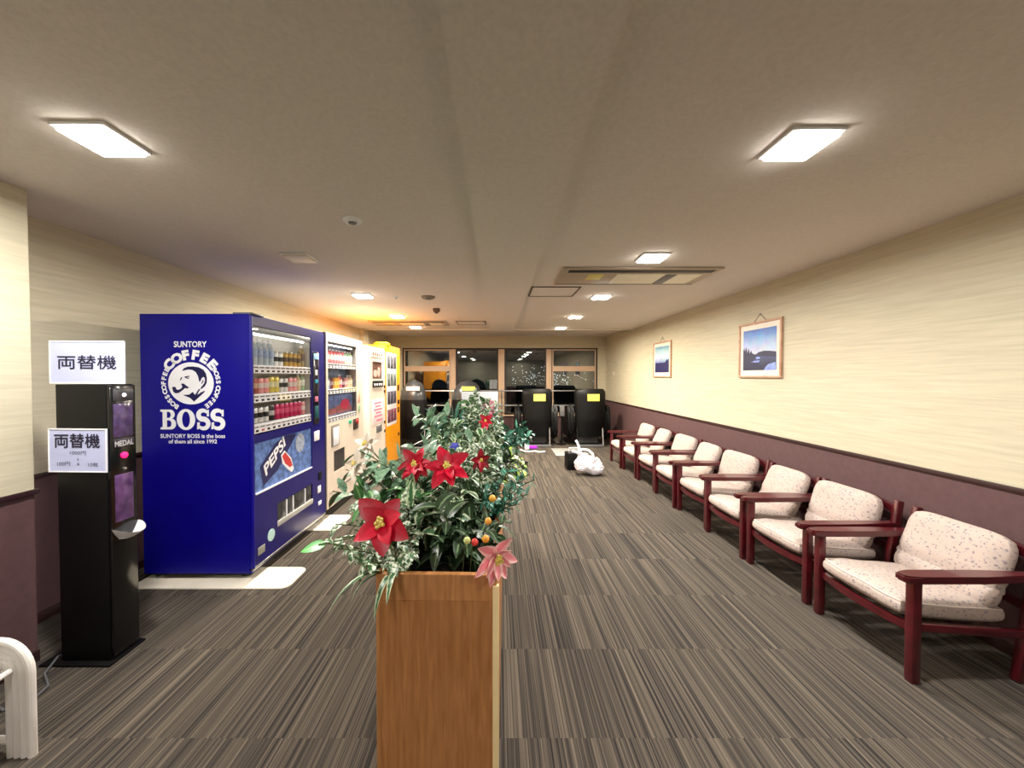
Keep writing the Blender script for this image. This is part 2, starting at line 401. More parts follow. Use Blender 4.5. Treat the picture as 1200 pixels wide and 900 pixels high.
for i, y in enumerate((1.53, 2.97, 4.43, 5.9, 7.25)):
    lamp(1.19, y, True, i > 2, ['large-looking bright square ceiling lamp nearest above the armchairs', 'bright square ceiling lamp just in front of the right air conditioner',
        'bright ceiling lamp just behind the right air conditioner', 'small glowing ceiling lamp, second from the windows on the armchair side', 'glowing ceiling lamp nearest the windows on the armchair side'][i])
for i, y in enumerate((1.5, 2.97, 4.35, 5.85, 7.15)):
    lamp(-1.52, y, i != 1, i > 1, ['bright square ceiling lamp above the black change machine', 'unlit square ceiling lamp beside the round ceiling speaker',
        'glowing ceiling lamp above the white drink machine', 'small glowing ceiling lamp above the orange machine', 'glowing ceiling lamp behind the left air conditioner nearest the windows'][i])
for x in (1.19, -1.3):  # unseen lamps added behind the camera to fill the near end with light
    for y in (-.9, -2.3): lamp(x, y, True, False, 'unseen square ceiling lamp added as fill behind the camera')

# ------------------------------------------------------------------ ceiling units
def cassette(x0, x1, y0, y1, label):
    t = thing('air_conditioner', label, 'air conditioner', ((x0+x1)/2, (y0+y1)/2, ZC), 0, 'ceiling cassette air conditioners')
    w, d = (x1-x0)/2, (y1-y0)/2
    b = B(); b.box(-w, w, -d, d, -.018, 0, .005); b.build('panel', M_cream if False else mat('beige_ac_panel', (176, 160, 140), .5), t)
    b = B(); b.box(-w+.06, w-.05, -d+.04, -d+.12, -.021, -.017, .001); b.build('air_slot', M_black, t)
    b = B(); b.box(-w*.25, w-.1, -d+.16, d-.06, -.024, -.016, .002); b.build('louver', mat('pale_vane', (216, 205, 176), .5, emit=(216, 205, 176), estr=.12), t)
    b = B(); b.box(w*.38, w*.52, -d+.16, d-.08, -.028, -.023, .001); b.build('vane_bracket', M_grey, t)
    b = B(); b.box(-w*.62, -w*.42, -d+.17, d-.2, -.021, -.016, .001); b.build('sticker', mat('yellow_note', (216, 205, 120), .6), t)
    b = B(); b.box(-w+.01, w-.01, d-.03, d-.015, -.021, -.016); b.build('seam', M_grey, t)
cassette(.55, 1.91, 3.24, 3.8, 'wide ceiling air conditioner with black slot above the armchair side')
cassette(-2.15, -.85, 6.35, 6.85, 'ceiling air conditioner above the far machines, near the windows')
def hatch(x0, x1, y0, y1, label):
    t = thing('access_hatch', label, 'hatch', ((x0+x1)/2, (y0+y1)/2, ZC), 0, 'square ceiling access hatches')
    w, d = (x1-x0)/2, (y1-y0)/2; b = B(); q = .016
    for r in ((-w, w, -d, -d+q), (-w, w, d-q, d), (-w, -w+q, -d+q, d-q), (w-q, w, -d+q, d-q)): b.box(*r, -.008, 0)
    b.build('hatch_frame', mat('bronze_frame', (84, 70, 58), .4, metal=.4), t)
    b = B(); b.box(-w+q, w-q, -d+q, d-q, -.004, 0); b.build('hatch_lid', M_ceil, t)
hatch(.35, .86, 3.95, 4.42, 'square ceiling access hatch beside the right air conditioner')
hatch(-.7, -.2, 6.4, 6.85, 'square ceiling access hatch beside the left air conditioner')
def disc(name, label, cat, x, y, r, h, m):
    t = thing(name, label, cat, (x, y, ZC)); b = B(); b.lathe([(r, 0), (r, -h*.4), (r*.8, -h), (r*.5, -h)], 24); b.build('housing', m, t)
    b = B(); b.lathe([(r*.45, -h), (r*.4, -h*1.3), (r*.1, -h*1.4)], 20); b.build('sensor', M_grey, t)
disc('ceiling_speaker', 'round white ceiling detector closest to the camera', 'detector', -.85, 2.27, .055, .02, M_white)
disc('smoke_detector', 'flat round detector on the ceiling left of the soffit', 'detector', -.8, 4.45, .08, .025, mat('taupe_plastic', (140, 126, 112), .5))
disc('fire_sensor', 'small brown sensor on the ceiling before the left air conditioner', 'sensor', -.83, 5.24, .05, .05, mat('brown_plastic', (120, 88, 70), .5))
disc('motion_sensor', 'tiny white button sensor on the ceiling beside the third lamp', 'sensor', -1.17, 4.45, .025, .02, M_white)

# ------------------------------------------------------------------ window handrail
t = thing('handrail', 'silver double handrail running in front of the night windows', 'handrail', (0, 9.12, 0))
b = B()
for z in (1.095, .75): b.tube([(-2.3, 0, z), (2.42, 0, z)], .017, 10)
b.build('rail', M_steel, t)
for x in (-2.2, -1.08, .1, 1.26, 2.35):
    b = B(); b.tube([(x, 0, 0), (x, 0, 1.095)], .015, 10); b.lathe([(.04, 0), (.04, .01), (.02, .015)], 12, (x, 0, 0)); b.build('post', M_steel, t)

# ------------------------------------------------------------------ world and the town outside
w = bpy.data.worlds.new('night'); S.world = w; w.use_nodes = True
w.node_tree.nodes['Background'].inputs[0].default_value = (.012, .014, .016, 1); w.node_tree.nodes['Background'].inputs[1].default_value = 1
b = B(); b.box(-400, 400, 10.5, 700, -20.5, -20); struct(b.build('ground', mat('dark_land', (16, 18, 17), .9)))
b = B()
for i in range(190):
    d = rnd.uniform(150, 500); x = min(.25, max(.04, rnd.gauss(.13, .05)))*d; z = HC+rnd.choice((rnd.uniform(-.022, .004), rnd.uniform(-.012, .028)))*d
    r = d*rnd.uniform(.0006, .0014); bmesh.ops.create_icosphere(b.bm, subdivisions=1, radius=r, matrix=Matrix.Translation((x, d, z)))
tag(b.build('city_lights', emis('street_glow', (225, 232, 240), 2.2)), 'scattered town lights glittering in the night beyond the windows', 'lights', kind='stuff')

# ------------------------------------------------------------------ drinks (shared meshes)
def can_mesh(h, r, rgb, top, key):
    b = B(); mis = [1, 0, 0, 0, 1, 1]
    b.lathe([(r*.8, 0), (r, .006), (r, h*.35), (r, h*.65), (r, h-.008), (r*.82, h), (r*.78, h-.003)], 14, mis=[1, 0, 2, 0, 1, 1])
    o = b.build('drink_can', [mat('can_'+key, rgb, .3, metal=.2, var=.15, scale=40), M_steel, mat('band_'+key, top, .3, var=.3, scale=60)]); return o
def bottle_mesh(h, r, rgb, band, key):
    b = B(); b.lathe([(r*.85, 0), (r, .01), (r, h*.3), (r*.97, h*.32), (r, h*.62), (r*.9, h*.7), (r*.4, h*.88), (r*.42, h*.9), (r*.42, h)], 14, mis=[0, 0, 2, 2, 0, 0, 1, 1, 1])
    return b.build('drink_bottle', [mat('bottle_'+key, rgb, .2, var=.12, scale=30), M_white, mat('bband_'+key, band, .4, var=.3, scale=60)])
KINDS = {}
def drink(kind, loc, label, group, sc=1.0):
    spec = {'water': ('b', .2, .03, (176, 188, 196), (140, 160, 190), 'clear water bottle'), 'tea': ('b', .2, .03, (170, 150, 110), (90, 70, 50), 'brown tea bottle'),
            'milk': ('b', .15, .03, (206, 186, 150), (236, 216, 190), 'milky drink bottle'), 'gold': ('c', .125, .03, (182, 146, 66), (90, 66, 40), 'gold coffee can'),
            'dark': ('c', .125, .03, (30, 28, 30), (200, 200, 200), 'black coffee can'), 'pale': ('c', .12, .026, (226, 226, 224), (40, 40, 44), 'white coffee can with a black band'),
            'redbrown': ('c', .125, .03, (150, 60, 50), (210, 170, 140), 'red-brown coffee can'), 'pink': ('c', .125, .03, (226, 150, 150), (240, 220, 215), 'pink drink can'),
            'yellow': ('c', .135, .03, (214, 196, 90), (240, 232, 190), 'yellow drink can'), 'magenta': ('c', .13, .03, (186, 24, 84), (220, 90, 130), 'magenta drink can'),
            'rose': ('b', .16, .032, (232, 118, 124), (246, 214, 208), 'rose-coloured drink bottle'), 'green': ('b', .16, .03, (150, 186, 150), (220, 232, 216), 'pale green drink bottle'),
            'sky': ('b', .15, .03, (168, 190, 214), (232, 236, 240), 'pale blue drink bottle'), 'amber': ('c', .13, .032, (240, 176, 70), (246, 214, 130), 'orange drink can'),
            'wine': ('c', .125, .032, (110, 50, 70), (190, 160, 170), 'wine-coloured drink can')}[kind]
    if kind not in KINDS:
        KINDS[kind] = (bottle_mesh if spec[0] == 'b' else can_mesh)(spec[1], spec[2], spec[3], spec[4], kind); o = KINDS[kind]
    else:
        o = KINDS[kind].copy(); COL.objects.link(o)
    o.location = loc; o.scale = (sc, sc, sc); tag(o, spec[5]+' '+label, 'drink bottle' if spec[0] == 'b' else 'drink can', group); return o
N12 = ['first', 'second', 'third', 'fourth', 'fifth', 'sixth', 'seventh', 'eighth', 'ninth', 'tenth', 'eleventh', 'twelfth']

def shelf(parent, u0, u1, z0, z1, n, red=()):
    """white price strip across the display with one selection button per drink"""
    b = B(); b.box(-.09, -.004, u0, u1, z0+.045, z1-.004, .003)
    b.prism([(-.004, z0), (-.03, z0), (-.03, z1), (-.012, z1)], lambda a, c, w_: Vector((a, u0+w_, c)), u1-u0)
    s = b.build('price_strip', M_white, parent)
    st = (u1-u0)/n; h = z1-z0
    for i in range(n):
        u = u0+st*(i+.5)
        b = B(); b.box(-.006, 0.0, u-.013, u+.013, z0+h*.16, z0+h*.38, .002); b.mi = 1; b.box(-.012, -.0045, u-.022, u+.022, z0+h*.62, z0+h*.86)
        b.build('button', [mat('button_red', (190, 60, 50), .4) if i in red else M_black, M_grey], s)
    return s

def ring_cab(b, xb, W, H0, H1, u0, u1, z0, z1, d):
    """cabinet shell with a recess d deep behind the opening"""
    b.box(xb, -d, 0, W, H0, H1); b.box(-d, -.012, 0, u0, H0, H1); b.box(-d, -.012, u1, W, H0, H1)
    b.box(-d, -.012, u0, u1, H0, z0); b.box(-d, -.012, u0, u1, z1, H1)

# ------------------------------------------------------------------ blue vending machine
FX = -1.72; Y0 = 2.68; W = 1.13
bv = thing('vending_machine', 'tall blue drink vending machine with a white pipe-smoker emblem on its side', 'vending machine', (FX, Y0, 0))
b = B(); ring_cab(b, -.77, W, .05, 1.875, .03, .87, 1.02, 1.80, .16); b.build('cabinet', M_blue, bv, smooth=False)
b = B(); b.box(-.159, -.150, .03, .87, 1.02, 1.80); b.box(-.15, -.014, .0302, .034, 1.021, 1.799); b.box(-.15, -.014, .866, .8698, 1.021, 1.799); b.box(-.15, -.014, .034, .866, 1.795, 1.7998); b.build('display_back', mat('display_back', (196, 196, 190), .5), bv)
# door skin with opening
b = B()
for r in ((0, .03, .085, 1.86), (.87, W, .085, 1.86), (.03, .87, .085, .262), (.03, .30, .262, .445), (.03, .87, .445, .598), (.03, .87, .962, 1.02), (.03, .87, 1.80, 1.86)): b.box(-.012, 0, r[0], r[1], r[2], r[3])
b.box(-.02, -.012, .03, .87, .59, .97)
b.build('door', M_bluefront, bv, smooth=False)
b = B(); b.tube([(-.004, .006, .085), (-.004, .006, 1.86)], .012, 8); b.build('corner_trim', M_blue, bv)
b = B(); b.box(-.05, -.002, .03, .87, 1.755, 1.80, .01); b.build('light_cover', mat('silver_cover', (150, 156, 160), .3), bv)
b = B(); b.tube([(-.06, .06, 1.75), (-.06, .84, 1.75)], .009, 8); b.build('light_tube', M_tube, bv)
b = B(); b.box(-.003, 0.0, .032, .868, 1.022, 1.798); b.build('display_glass', M_vglass, bv, smooth=False)
for k, (z0, z1) in enumerate(((1.462, 1.522), (1.25, 1.312), (1.03, 1.094))): shelf(bv, .035, .865, z0, z1, 12, (1,) if k == 2 else ())
rows = [(['water']*5+['pale']*2+['gold']*4+['tea'], 1.522, 'top shelf'), (['redbrown']*2+['pink']*2+['yellow']*2+['pale']*2+['pink']*2+['milk', 'green'], 1.312, 'middle shelf'),
        (['pale']*4+['dark']+['magenta']*6+['pink'], 1.094, 'bottom shelf')]
for ks, z, nm in rows:
    for i, k in enumerate(ks):
        drink(k, (FX-.075, Y0+.035+.83/12*(i+.5), z-.004+.0005), '%s from left, %s, blue machine' % (N12[i], nm), 'sample drinks on the %s of the blue vending machine' % nm)
# second tier of tall bottles behind top row
# side artwork
def side(px, py, w=0): return (px-583)/450*Y0 - FX, HC+(441-py)/450*Y0
def f_side(u, v, w): return Vector((u, -.0015-w*.0008, v))
def P2(x, y): return side(170+x/6.21, 385+y/6.21)
A = Art(f_side)
a0, a1 = side(204.5, 407), side(243, 400); A.text('SUNTORY', a0[0], a1[0], a0[1], a1[1], .02)
A.build('lettering', M_white, bv)
c = P2(335, 400); sc_ = Y0/450/6.21
for word, rr, t0, t1, hh, bo, wi in (('COFFEE', 178, 139, 41, 66, .05, 1.15), ('BOSS', 184, 30, 3, 33, .03, 1.1), ('COFFEE', 184, -9, -55, 33, .03, 1.1), ('BOSS', 184, 237, 209, 33, .03, 1.1), ('COFFEE', 184, 198, 150, 33, .03, 1.1)):
    A = Art(f_side); A.arc(word, c[0], c[1], (rr+hh*.5)*sc_, t0, t1, hh*sc_, bo+.015, wi); A.build('lettering', M_white, bv)
A = Art(f_side); A.loops([circ(c[0], P2(335, 399)[1], 166*sc_, 153*sc_, 64)]); em = A.build('emblem', M_white, bv)
A = Art(f_side)
def poly(pts, w=1): A.loops([[P2(*p) for p in pts]], w)
poly([(272, 308), (284, 290), (312, 278), (350, 276), (395, 282), (428, 300), (446, 328), (452, 362), (450, 395), (438, 418), (414, 438), (404, 440), (408, 428), (420, 414), (432, 398), (438, 378), (436, 360), (428, 352), (414, 360), (404, 384), (396, 388), (392, 368), (386, 344), (372, 318), (348, 302), (318, 298), (290, 304)])
poly([(424, 372), (428, 380), (416, 402), (410, 400)])
poly([(198, 432), (204, 424), (222, 424), (228, 440), (240, 447), (258, 440), (272, 426), (268, 414), (264, 402), (282, 400), (300, 414), (322, 430), (310, 436), (292, 434), (270, 452), (246, 468), (222, 472), (206, 460)])
poly([(288, 352), (300, 347), (328, 344), (324, 351), (302, 354), (310, 358), (326, 359), (316, 366), (300, 362)])
poly([(256, 374), (262, 358), (272, 350), (270, 362), (262, 378)])
poly([(276, 482), (300, 482), (322, 480), (340, 466), (350, 462), (358, 478), (366, 480), (392, 440), (402, 440), (386, 470), (382, 482), (404, 466), (436, 452), (434, 462), (396, 496), (356, 532), (326, 504), (296, 492)])
A.build('portrait', M_navyprint, em)
# BOSS, heavy slab serif
A = Art(f_side)
def fit(x0, x1, y0=735, y1=590):
    def T(x, y): return P2(x0+(x1-x0)*x, y0+(y1-y0)*y)
    return T
def arcp(cx, cy, rx, ry, a0, a1, n=14): return [(cx+rx*math.cos(R(a0+(a1-a0)*i/n)), cy+ry*math.sin(R(a0+(a1-a0)*i/n))) for i in range(n+1)]
def gl(loops, T): A.loops([[T(*p) for p in lp] for lp in loops])
gl([[(0, 0), (0, .1), (.14, .12), (.14, .88), (0, .9), (0, 1), (.6, 1)]+arcp(.62, .76, .3, .24, 90, -60)+[(.74, .53)]+arcp(.66, .28, .34, .28, 60, -90)+[(.6, 0)],
    [(.42, .12), (.42, .46), (.52, .46)]+arcp(.54, .29, .16, .17, 90, -90)+[(.5, .12)], [(.42, .58), (.42, .89), (.5, .89)]+arcp(.52, .735, .14, .155, 90, -90)+[(.5, .58)]], fit(108, 222))
gl([circ(.5, .5, .5, .53), circ(.5, .5, .21, .40)], fit(227, 362))
def S_loop():
    cl = arcp(.5, .735, .34, .22, 25, 250, 18)+arcp(.5, .285, .36, .235, 82, -155, 18)
    wd = []; n = len(cl)
    for i in range(n): t_ = i/(n-1); wd.append(.07+.095*math.sin(math.pi*t_)**.7)
    Lp, Rp = [], []
    for i, p in enumerate(cl):
        q0, q1 = cl[max(0, i-1)], cl[min(n-1, i+1)]; dx, dy = q1[0]-q0[0], q1[1]-q0[1]; l = math.hypot(dx, dy) or 1
        Lp.append((p[0]-dy/l*wd[i]*1.1, p[1]+dx/l*wd[i]*.8)); Rp.append((p[0]+dy/l*wd[i]*1.1, p[1]-dx/l*wd[i]*.8))
    return Lp+Rp[::-1]
for x0, x1 in ((370, 470), (474, 578)):
    gl([S_loop()], fit(x0, x1)); gl([[(.76, .66), (.92, .66), (.92, .99), (.8, .99)]], fit(x0, x1)); gl([[(.04, .01), (.18, .01), (.26, .36), (.06, .36)]], fit(x0, x1))
A.build('large_lettering', M_white, bv)
A = Art(f_side)
a0, a1 = P2(106, 798), P2(578, 768); A.text('SUNTORY BOSS is the boss', a0[0], a1[0], a0[1], a1[1], .02); A.build('small_lettering', M_white, bv); A = Art(f_side)
a0, a1 = P2(165, 838), P2(518, 808); A.text('of them all since 1992', a0[0], a1[0], a0[1], a1[1], .02)
A.build('small_lettering', M_white, bv)
# advertising panel on the front
def ff(u, v, w): return Vector((-.008+w*.0008, u, v))
b = B(); b.box(-.014, -.009, .035, .868, .60, .958)
pm = mat('icy_print', (92, 122, 182), .3, var=.55, scale=26); ad = b.build('advert_panel', pm, bv)
A = Art(ff); A.loops([[(.14, .63), (.32, .70), (.60, .93), (.60, .955), (.42, .955), (.30, .92), (.10, .78)]]); A.build('can_picture', mat('cola_navy', (38, 40, 92), .3, var=.2), ad)
A = Art(ff)
def Tp(x0, x1):
    me = text_mesh('PEPSI', .03); a_, b_, c_, d_ = bounds(me)
    def T(x, y):
        s_ = (x-a_)/(b_-a_); h_ = (y-c_)/(d_-c_); return (x0+(x1-x0)*s_-.03*h_, .735+.185*s_+(h_-.5)*.085)
    return me, T
me, T = Tp(.17, .44); A.add(me, T, 2); A.build('lettering', M_white, ad)
A = Art(ff); A.loops([[(.37, .81), (.42, .84), (.52, .76), (.56, .66), (.53, .635), (.46, .68), (.39, .74)]], 2); A.build('wave', M_white, ad)
A = Art(ff); A.loops([[(.385, .80), (.43, .825), (.51, .75), (.54, .69), (.50, .685), (.43, .73)]], 3); A.build('wave_red', mat('cola_red', (200, 60, 60), .4), ad)
A = Art(ff); A.loops([circ(.67, .86, .075, .085)], 1); A.loops([circ(.665, .87, .03, .04)], 2); A.build('can_top', mat('can_silver', (160, 170, 190), .3, var=.3, scale=40), ad)
b = B(); b.box(-.012, .002, .035, .868, .592, .602); b.build('panel_trim', M_white, bv)
# dispensing bay
b = B(); b.box(-.0119, -.0105, .30, .87, .262, .445); b.build('bay_back', M_black, bv)
b = B(); b.box(-.0119, .006, .30, .87, .262, .305, .004); b.build('bay_lip', mat('bay_silver', (176, 176, 172), .35), bv)
for k, (u0, u1) in enumerate(((.31, .43), (.45, .53), (.55, .73), (.75, .86))):
    b = B(); b.box(-.0104, -.005, u0, u1, .305, .44, .001); b.build('flap', mat('smoked_flap', (58, 60, 62), .2, var=.5, scale=14), bv)
b = B()
for u in (.44, .54, .74): b.box(-.0104, -.001, u-.006, u+.006, .305, .435)
b.build('bay_divider', M_white, bv)
# money column
b = B(); b.box(-.002, .006, .90, 1.01, .99, 1.67, .004); mc = b.build('coin_panel', mat('coin_panel_dark', (20, 20, 40), .2), bv)
for nm, u0, u1, z0, z1, m in (('screen', .905, 1.0, 1.60, 1.655, mat('screen_blue', (150, 190, 220), .3, emit=(150, 190, 220), estr=.5)), ('coin_slot', .93, .97, 1.45, 1.50, M_white),
        ('bill_slot', .93, .98, 1.375, 1.41, mat('teal_light', (40, 130, 150), .3, emit=(40, 130, 150), estr=.6)), ('pay_mark', .92, .98, 1.20, 1.25, mat('pink_mark', (200, 110, 140), .4)),
        ('card_reader', .92, .99, 1.04, 1.16, mat('teal_dark', (20, 80, 90), .3))):
    b = B(); b.box(.004, .010, u0, u1, z0, z1, .001); b.build(nm, m, mc)
for nm, u0, u1, z0, z1, m in (('notice', .91, 1.01, .83, .92, M_white), ('coin_return', .99, 1.05, .44, .52, M_black), ('notice', .97, 1.03, .32, .385, M_white), ('lower_notice', .98, 1.04, .2, .235, M_white), ('vent_label', .05, .13, .15, .205, mat('vent_grey', (140, 140, 130), .5))):
    b = B(); b.box(-.001, .005, u0, u1, z0, z1, .001); b.build(nm, m, bv)
b = B(); b.lathe([(.045, 0), (.045, .003), (.0001, .003)], 24, (0, .215, .235), 'X'); b.build('round_sticker', mat('mint_sticker', (190, 226, 224), .5), bv)
b = B(); b.box(-.03, .004, 0, W, .065, .085, .002); b.build('kick_trim', M_steel, bv)
b = B(); b.box(-.75, -.03, .02, W-.02, .03, .06); b.build('base', M_black, bv)
for x in (-.7, -.08):
    for u in (.06, W-.06): b = B(); b.lathe([(.035, .006), (.035, .015), (.018, .02), (.018, .05)], 12, (x, u, 0)); b.build('foot', M_steel, bv)
b = B(); b.box(-.13, .0, .01, .16, 1.875, 1.888, .003); b.build('top_hinge', M_grey, bv)
# cream plates the machine stands on
def plate(x0, x1, y0, y1, label, r=.06):
    b = B(); pts = []
    for cx, cy, a in ((x1-r, y1-r, 0), (x0+r, y1-r, 90), (x0+r, y0+r, 180), (x1-r, y0+r, 270)):
        for i in range(7): t_ = R(a+15*i); pts.append((cx+r*math.cos(t_), cy+r*math.sin(t_)))
    b.prism(pts, lambda u, v, w_: Vector((u, v, w_)), .006)
    tag(b.build('floor_plate', mat('cream_sheet', (238, 230, 210), .5)), label, 'floor plate', 'cream floor plates under the blue machine')
plate(-2.5, -1.42, 2.57, 2.86, 'cream rounded floor plate under the near side of the blue machine')
plate(-2.5, -1.5, 3.55, 3.95, 'cream floor plate under the far side of the blue machine')

# ------------------------------------------------------------------ white vending machine
Y1 = 3.86; W1 = 1.04
wv = thing('vending_machine', 'cream white drink vending machine between the blue machine and the narrow white one', 'vending machine', (FX, Y1, 0))
b = B(); ring_cab(b, -.75, W1, .08, 1.885, .035, .84, .96, 1.80, .15); b.build('cabinet', M_grey, wv, smooth=False)
b = B()
for r in ((0, .035, .09, 1.885), (.84, W1, .09, 1.885), (.035, .84, .09, .43), (.035, .16, .43, .65), (.45, .84, .43, .65), (.035, .84, .65, .96), (.035, .84, 1.80, 1.885)): b.box(-.012, 0, *r)
b.build('door', M_cream, wv, smooth=False)
b = B(); b.box(-.149, -.14, .035, .84, .96, 1.80); b.build('display_back', mat('slate_back', (96, 112, 138), .6), wv)
b = B(); b.tube([(-.05, .06, 1.77), (-.05, .8, 1.77)], .008, 8); b.build('light_tube', M_tube, wv)
b = B(); b.box(-.003, 0, .037, .838, .962, 1.798); b.build('display_glass', M_vglass, wv, smooth=False)
for z0, z1 in ((1.525, 1.575), (1.255, 1.305), (.965, 1.015)): shelf(wv, .04, .835, z0, z1, 10)
for ks, z, nm in ((['rose']*7+['green']*3, 1.575, 'top shelf'), (['sky', 'sky', 'wine', 'amber', 'amber', 'rose', 'wine', 'pink', 'milk', 'milk'], 1.305, 'middle shelf')):
    for i, k in enumerate(ks):
        drink(k, (FX-.07, Y1+.04+.795/10*(i+.5), z-.0035), '%s from left, %s, cream machine' % (N12[i], nm), 'sample drinks on the %s of the cream vending machine' % nm)
b = B(); b.box(-.06, -.055, .05, .83, 1.02, 1.235); pp = b.build('promo_card', mat('promo_blue', (92, 110, 160), .5, var=.5, scale=14), wv)
A = Art(lambda u, v, w: Vector((-.054+w*.001, u, v))); A.loops([[(.06, 1.03), (.8, 1.03), (.8, 1.1), (.5, 1.13), (.25, 1.09), (.06, 1.1)]]); A.build('promo_red', mat('promo_red', (150, 84, 84), .5, var=.3, scale=20), pp)
A = Art(lambda u, v, w: Vector((-.052+w*.001, u, v))); A.loops([circ(.6, 1.12, .13, .06)]); A.build('promo_pink', mat('promo_pink', (206, 50, 90), .5, var=.4, scale=40), pp)
b = B(); b.box(-.004, .004, .1, .30, .70, .93, .003); b.build('menu_recess', mat('recess_grey', (120, 112, 104), .5), wv)
b = B(); b.box(.003, .007, .14, .28, .71, .90, .001); b.build('paper_card', M_white, wv)
b = B(); b.box(-.0119, -.006, .16, .45, .43, .65); b.build('dispensing_flap', mat('dark_flap', (54, 52, 54), .2, var=.3), wv)
b = B(); b.box(-.002, .012, .70, .86, .80, .93, .004); b.build('coin_unit', mat('coin_brown', (60, 50, 46), .3), wv)
b = B(); b.lathe([(.03, 0), (.03, .012), (.0001, .014)], 16, (.012, .80, .89), 'X'); b.build('coin_lever', mat('lever_red', (160, 50, 50), .4), wv)
b = B(); b.box(-.001, .008, .57, .65, .89, .93, .002); b.build('green_light', mat('green_light', (30, 150, 110), .4, emit=(30, 150, 110), estr=.4), wv)
for u0, u1, z0, z1, m in ((.86, .93, 1.12, 1.28, mat('tape_pink', (214, 170, 150), .5)), (.86, .93, 1.0, 1.09, mat('tape_green', (150, 180, 140), .5))):
    b = B(); b.box(-.001, .005, u0, u1, z0, z1, .001); b.build('sticker', m, wv)
b = B(); b.box(-.003, .004, .25, .75, .235, .25); b.box(-.003, .004, .05, .17, .235, .24); b.build('vent_slot', M_grey, wv)
for x in (-.7, -.08):
    for u in (.06, W1-.06): b = B(); b.lathe([(.035, 0), (.035, .015), (.018, .02), (.018, .08)], 12, (x, u, 0)); b.build('foot', M_steel, wv)
b = B(); b.box(-.6, -.06, .04, W1-.04, .04, .08); b.build('base', M_black, wv)

# ------------------------------------------------------------------ narrow white machine
FX2 = -1.66; Y2 = 4.95; W2 = .74
nv = thing('vending_machine', 'narrow white vending machine with a pink notice beside the orange machine', 'vending machine', (FX2, Y2, 0))
b = B(); b.box(-.6, -.012, 0, W2, .05, 1.84, .015); b.build('cabinet', M_whiteenamel, nv)
b = B()
for r in ((.02, .72, .08, 1.40), (.02, .15, 1.40, 1.64), (.58, .72, 1.40, 1.64), (.02, .72, 1.64, 1.82)): b.box(-.012, .0, *r)
b.build('door', M_whiteenamel, nv, smooth=False)
b = B(); b.box(-.0118, -.009, .15, .58, 1.40, 1.64); b.build('display', mat('brown_display', (110, 80, 70), .3, var=.5, scale=14), nv)
A = Art(lambda u, v, w: Vector((-.008+w*.001, u, v))); A.loops([circ(.3, 1.48, .09, .05)]); A.loops([circ(.45, 1.5, .06, .07)], 1); A.build('product_picture', mat('pinkish_food', (206, 170, 160), .5, var=.3, scale=40), nv)
b = B(); b.box(-.001, .004, .08, .62, 1.70, 1.78); hp = b.build('header_card', mat('pale_pink_card', (240, 210, 200), .5), nv)
A = Art(lambda u, v, w: Vector((.005, u, v)))
for k in range(5): A.loops([[(.15+k*.09, 1.72), (.2+k*.09, 1.72), (.21+k*.09, 1.76), (.16+k*.09, 1.76)]])
A.build('header_print', mat('print_red', (206, 70, 76), .5), hp)
b = B(); b.box(-.001, .010, .15, .60, 1.29, 1.38, .003); kb = b.build('button_panel', M_black, nv)
for k in range(4): b = B(); b.box(.008, .014, .19+k*.1, .24+k*.1, 1.31, 1.34, .002); b.build('button', M_white, kb)
b = B(); b.box(-.001, .004, .12, .62, .79, 1.12, .001); pk = b.build('notice', mat('notice_white', (238, 222, 220), .6), nv)
A = Art(lambda u, v, w: Vector((.005, u, v)))
for k, (a_, c_) in enumerate(((.2, .54), (.24, .5), (.18, .56), (.26, .5), (.2, .55))): A.loops([[(a_, 1.06-k*.045), (c_, 1.06-k*.045), (c_, 1.085-k*.045), (a_, 1.085-k*.045)]])
A.loops([[(.3, .815), (.56, .815), (.56, .845), (.3, .845)]])
A.build('notice_print', mat('notice_pink', (230, 120, 150), .6, var=.5, scale=120), pk)
b = B(); b.box(-.001, .012, .3, .52, .66, .76, .004); b.build('coin_unit', M_grey, nv)
for z in (.62, .75, 1.2, 1.27): b = B(); b.box(-.001, .008, .66, .70, z, z+.04, .002); b.build('latch', M_black, nv)
b = B(); b.box(-.5, -.04, .03, W2-.03, 0, .05); b.build('base', M_black, nv)
for z in (1.68, 1.75): b = B(); b.box(-.3, -.22, -.003, .0005, z, z+.035); b.build('side_sticker', mat('yellowish', (226, 210, 150), .6), nv)

# ------------------------------------------------------------------ orange machine
Y3 = 5.71; W3 = .82
ov = thing('vending_machine', 'orange vending machine with four rows of pictures, nearest the windows', 'vending machine', (FX2, Y3, 0))
b = B(); b.box(-.72, -.012, 0, W3, .05, 1.91, .01); b.build('cabinet', M_orange, ov)
b = B(); b.box(-.012, .0, .0, W3, .08, 1.91, .004); b.build('door', M_orange, ov)
b = B(); b.box(-.001, .006, .03, .58, .68, 1.80, .004); dp = b.build('picture_panel', mat('panel_white', (226, 224, 222), .4, emit=(226, 224, 222), estr=.15), ov)
for r_, (z0, z1, c_) in enumerate(((1.56, 1.76, (84, 84, 92)), (1.29, 1.49, (104, 112, 112)), (1.01, 1.21, (70, 62, 78)), (.73, .93, (110, 60, 74)))):
    for k in range(3):
        u = .06+k*.17; b = B(); b.box(.005, .009, u, u+.15, z0, z1, .001); b.build('picture', mat('tile_%d' % r_, c_, .4, var=.8, scale=18), dp)
for u0, u1, z0, z1 in ((.66, .73, 1.2, 1.3), (.66, .74, .98, 1.05), (.67, .72, .84, .93), (.68, .72, .45, .5)): b = B(); b.box(-.001, .012, u0, u1, z0, z1, .004); b.build('coin_unit', M_black, ov)
b = B(); b.lathe([(.12, 0), (.12, .03), (.09, .045), (.0001, .05)], 20, (-.1, .14, 1.91)); b.build('top_cap', M_orange, ov)
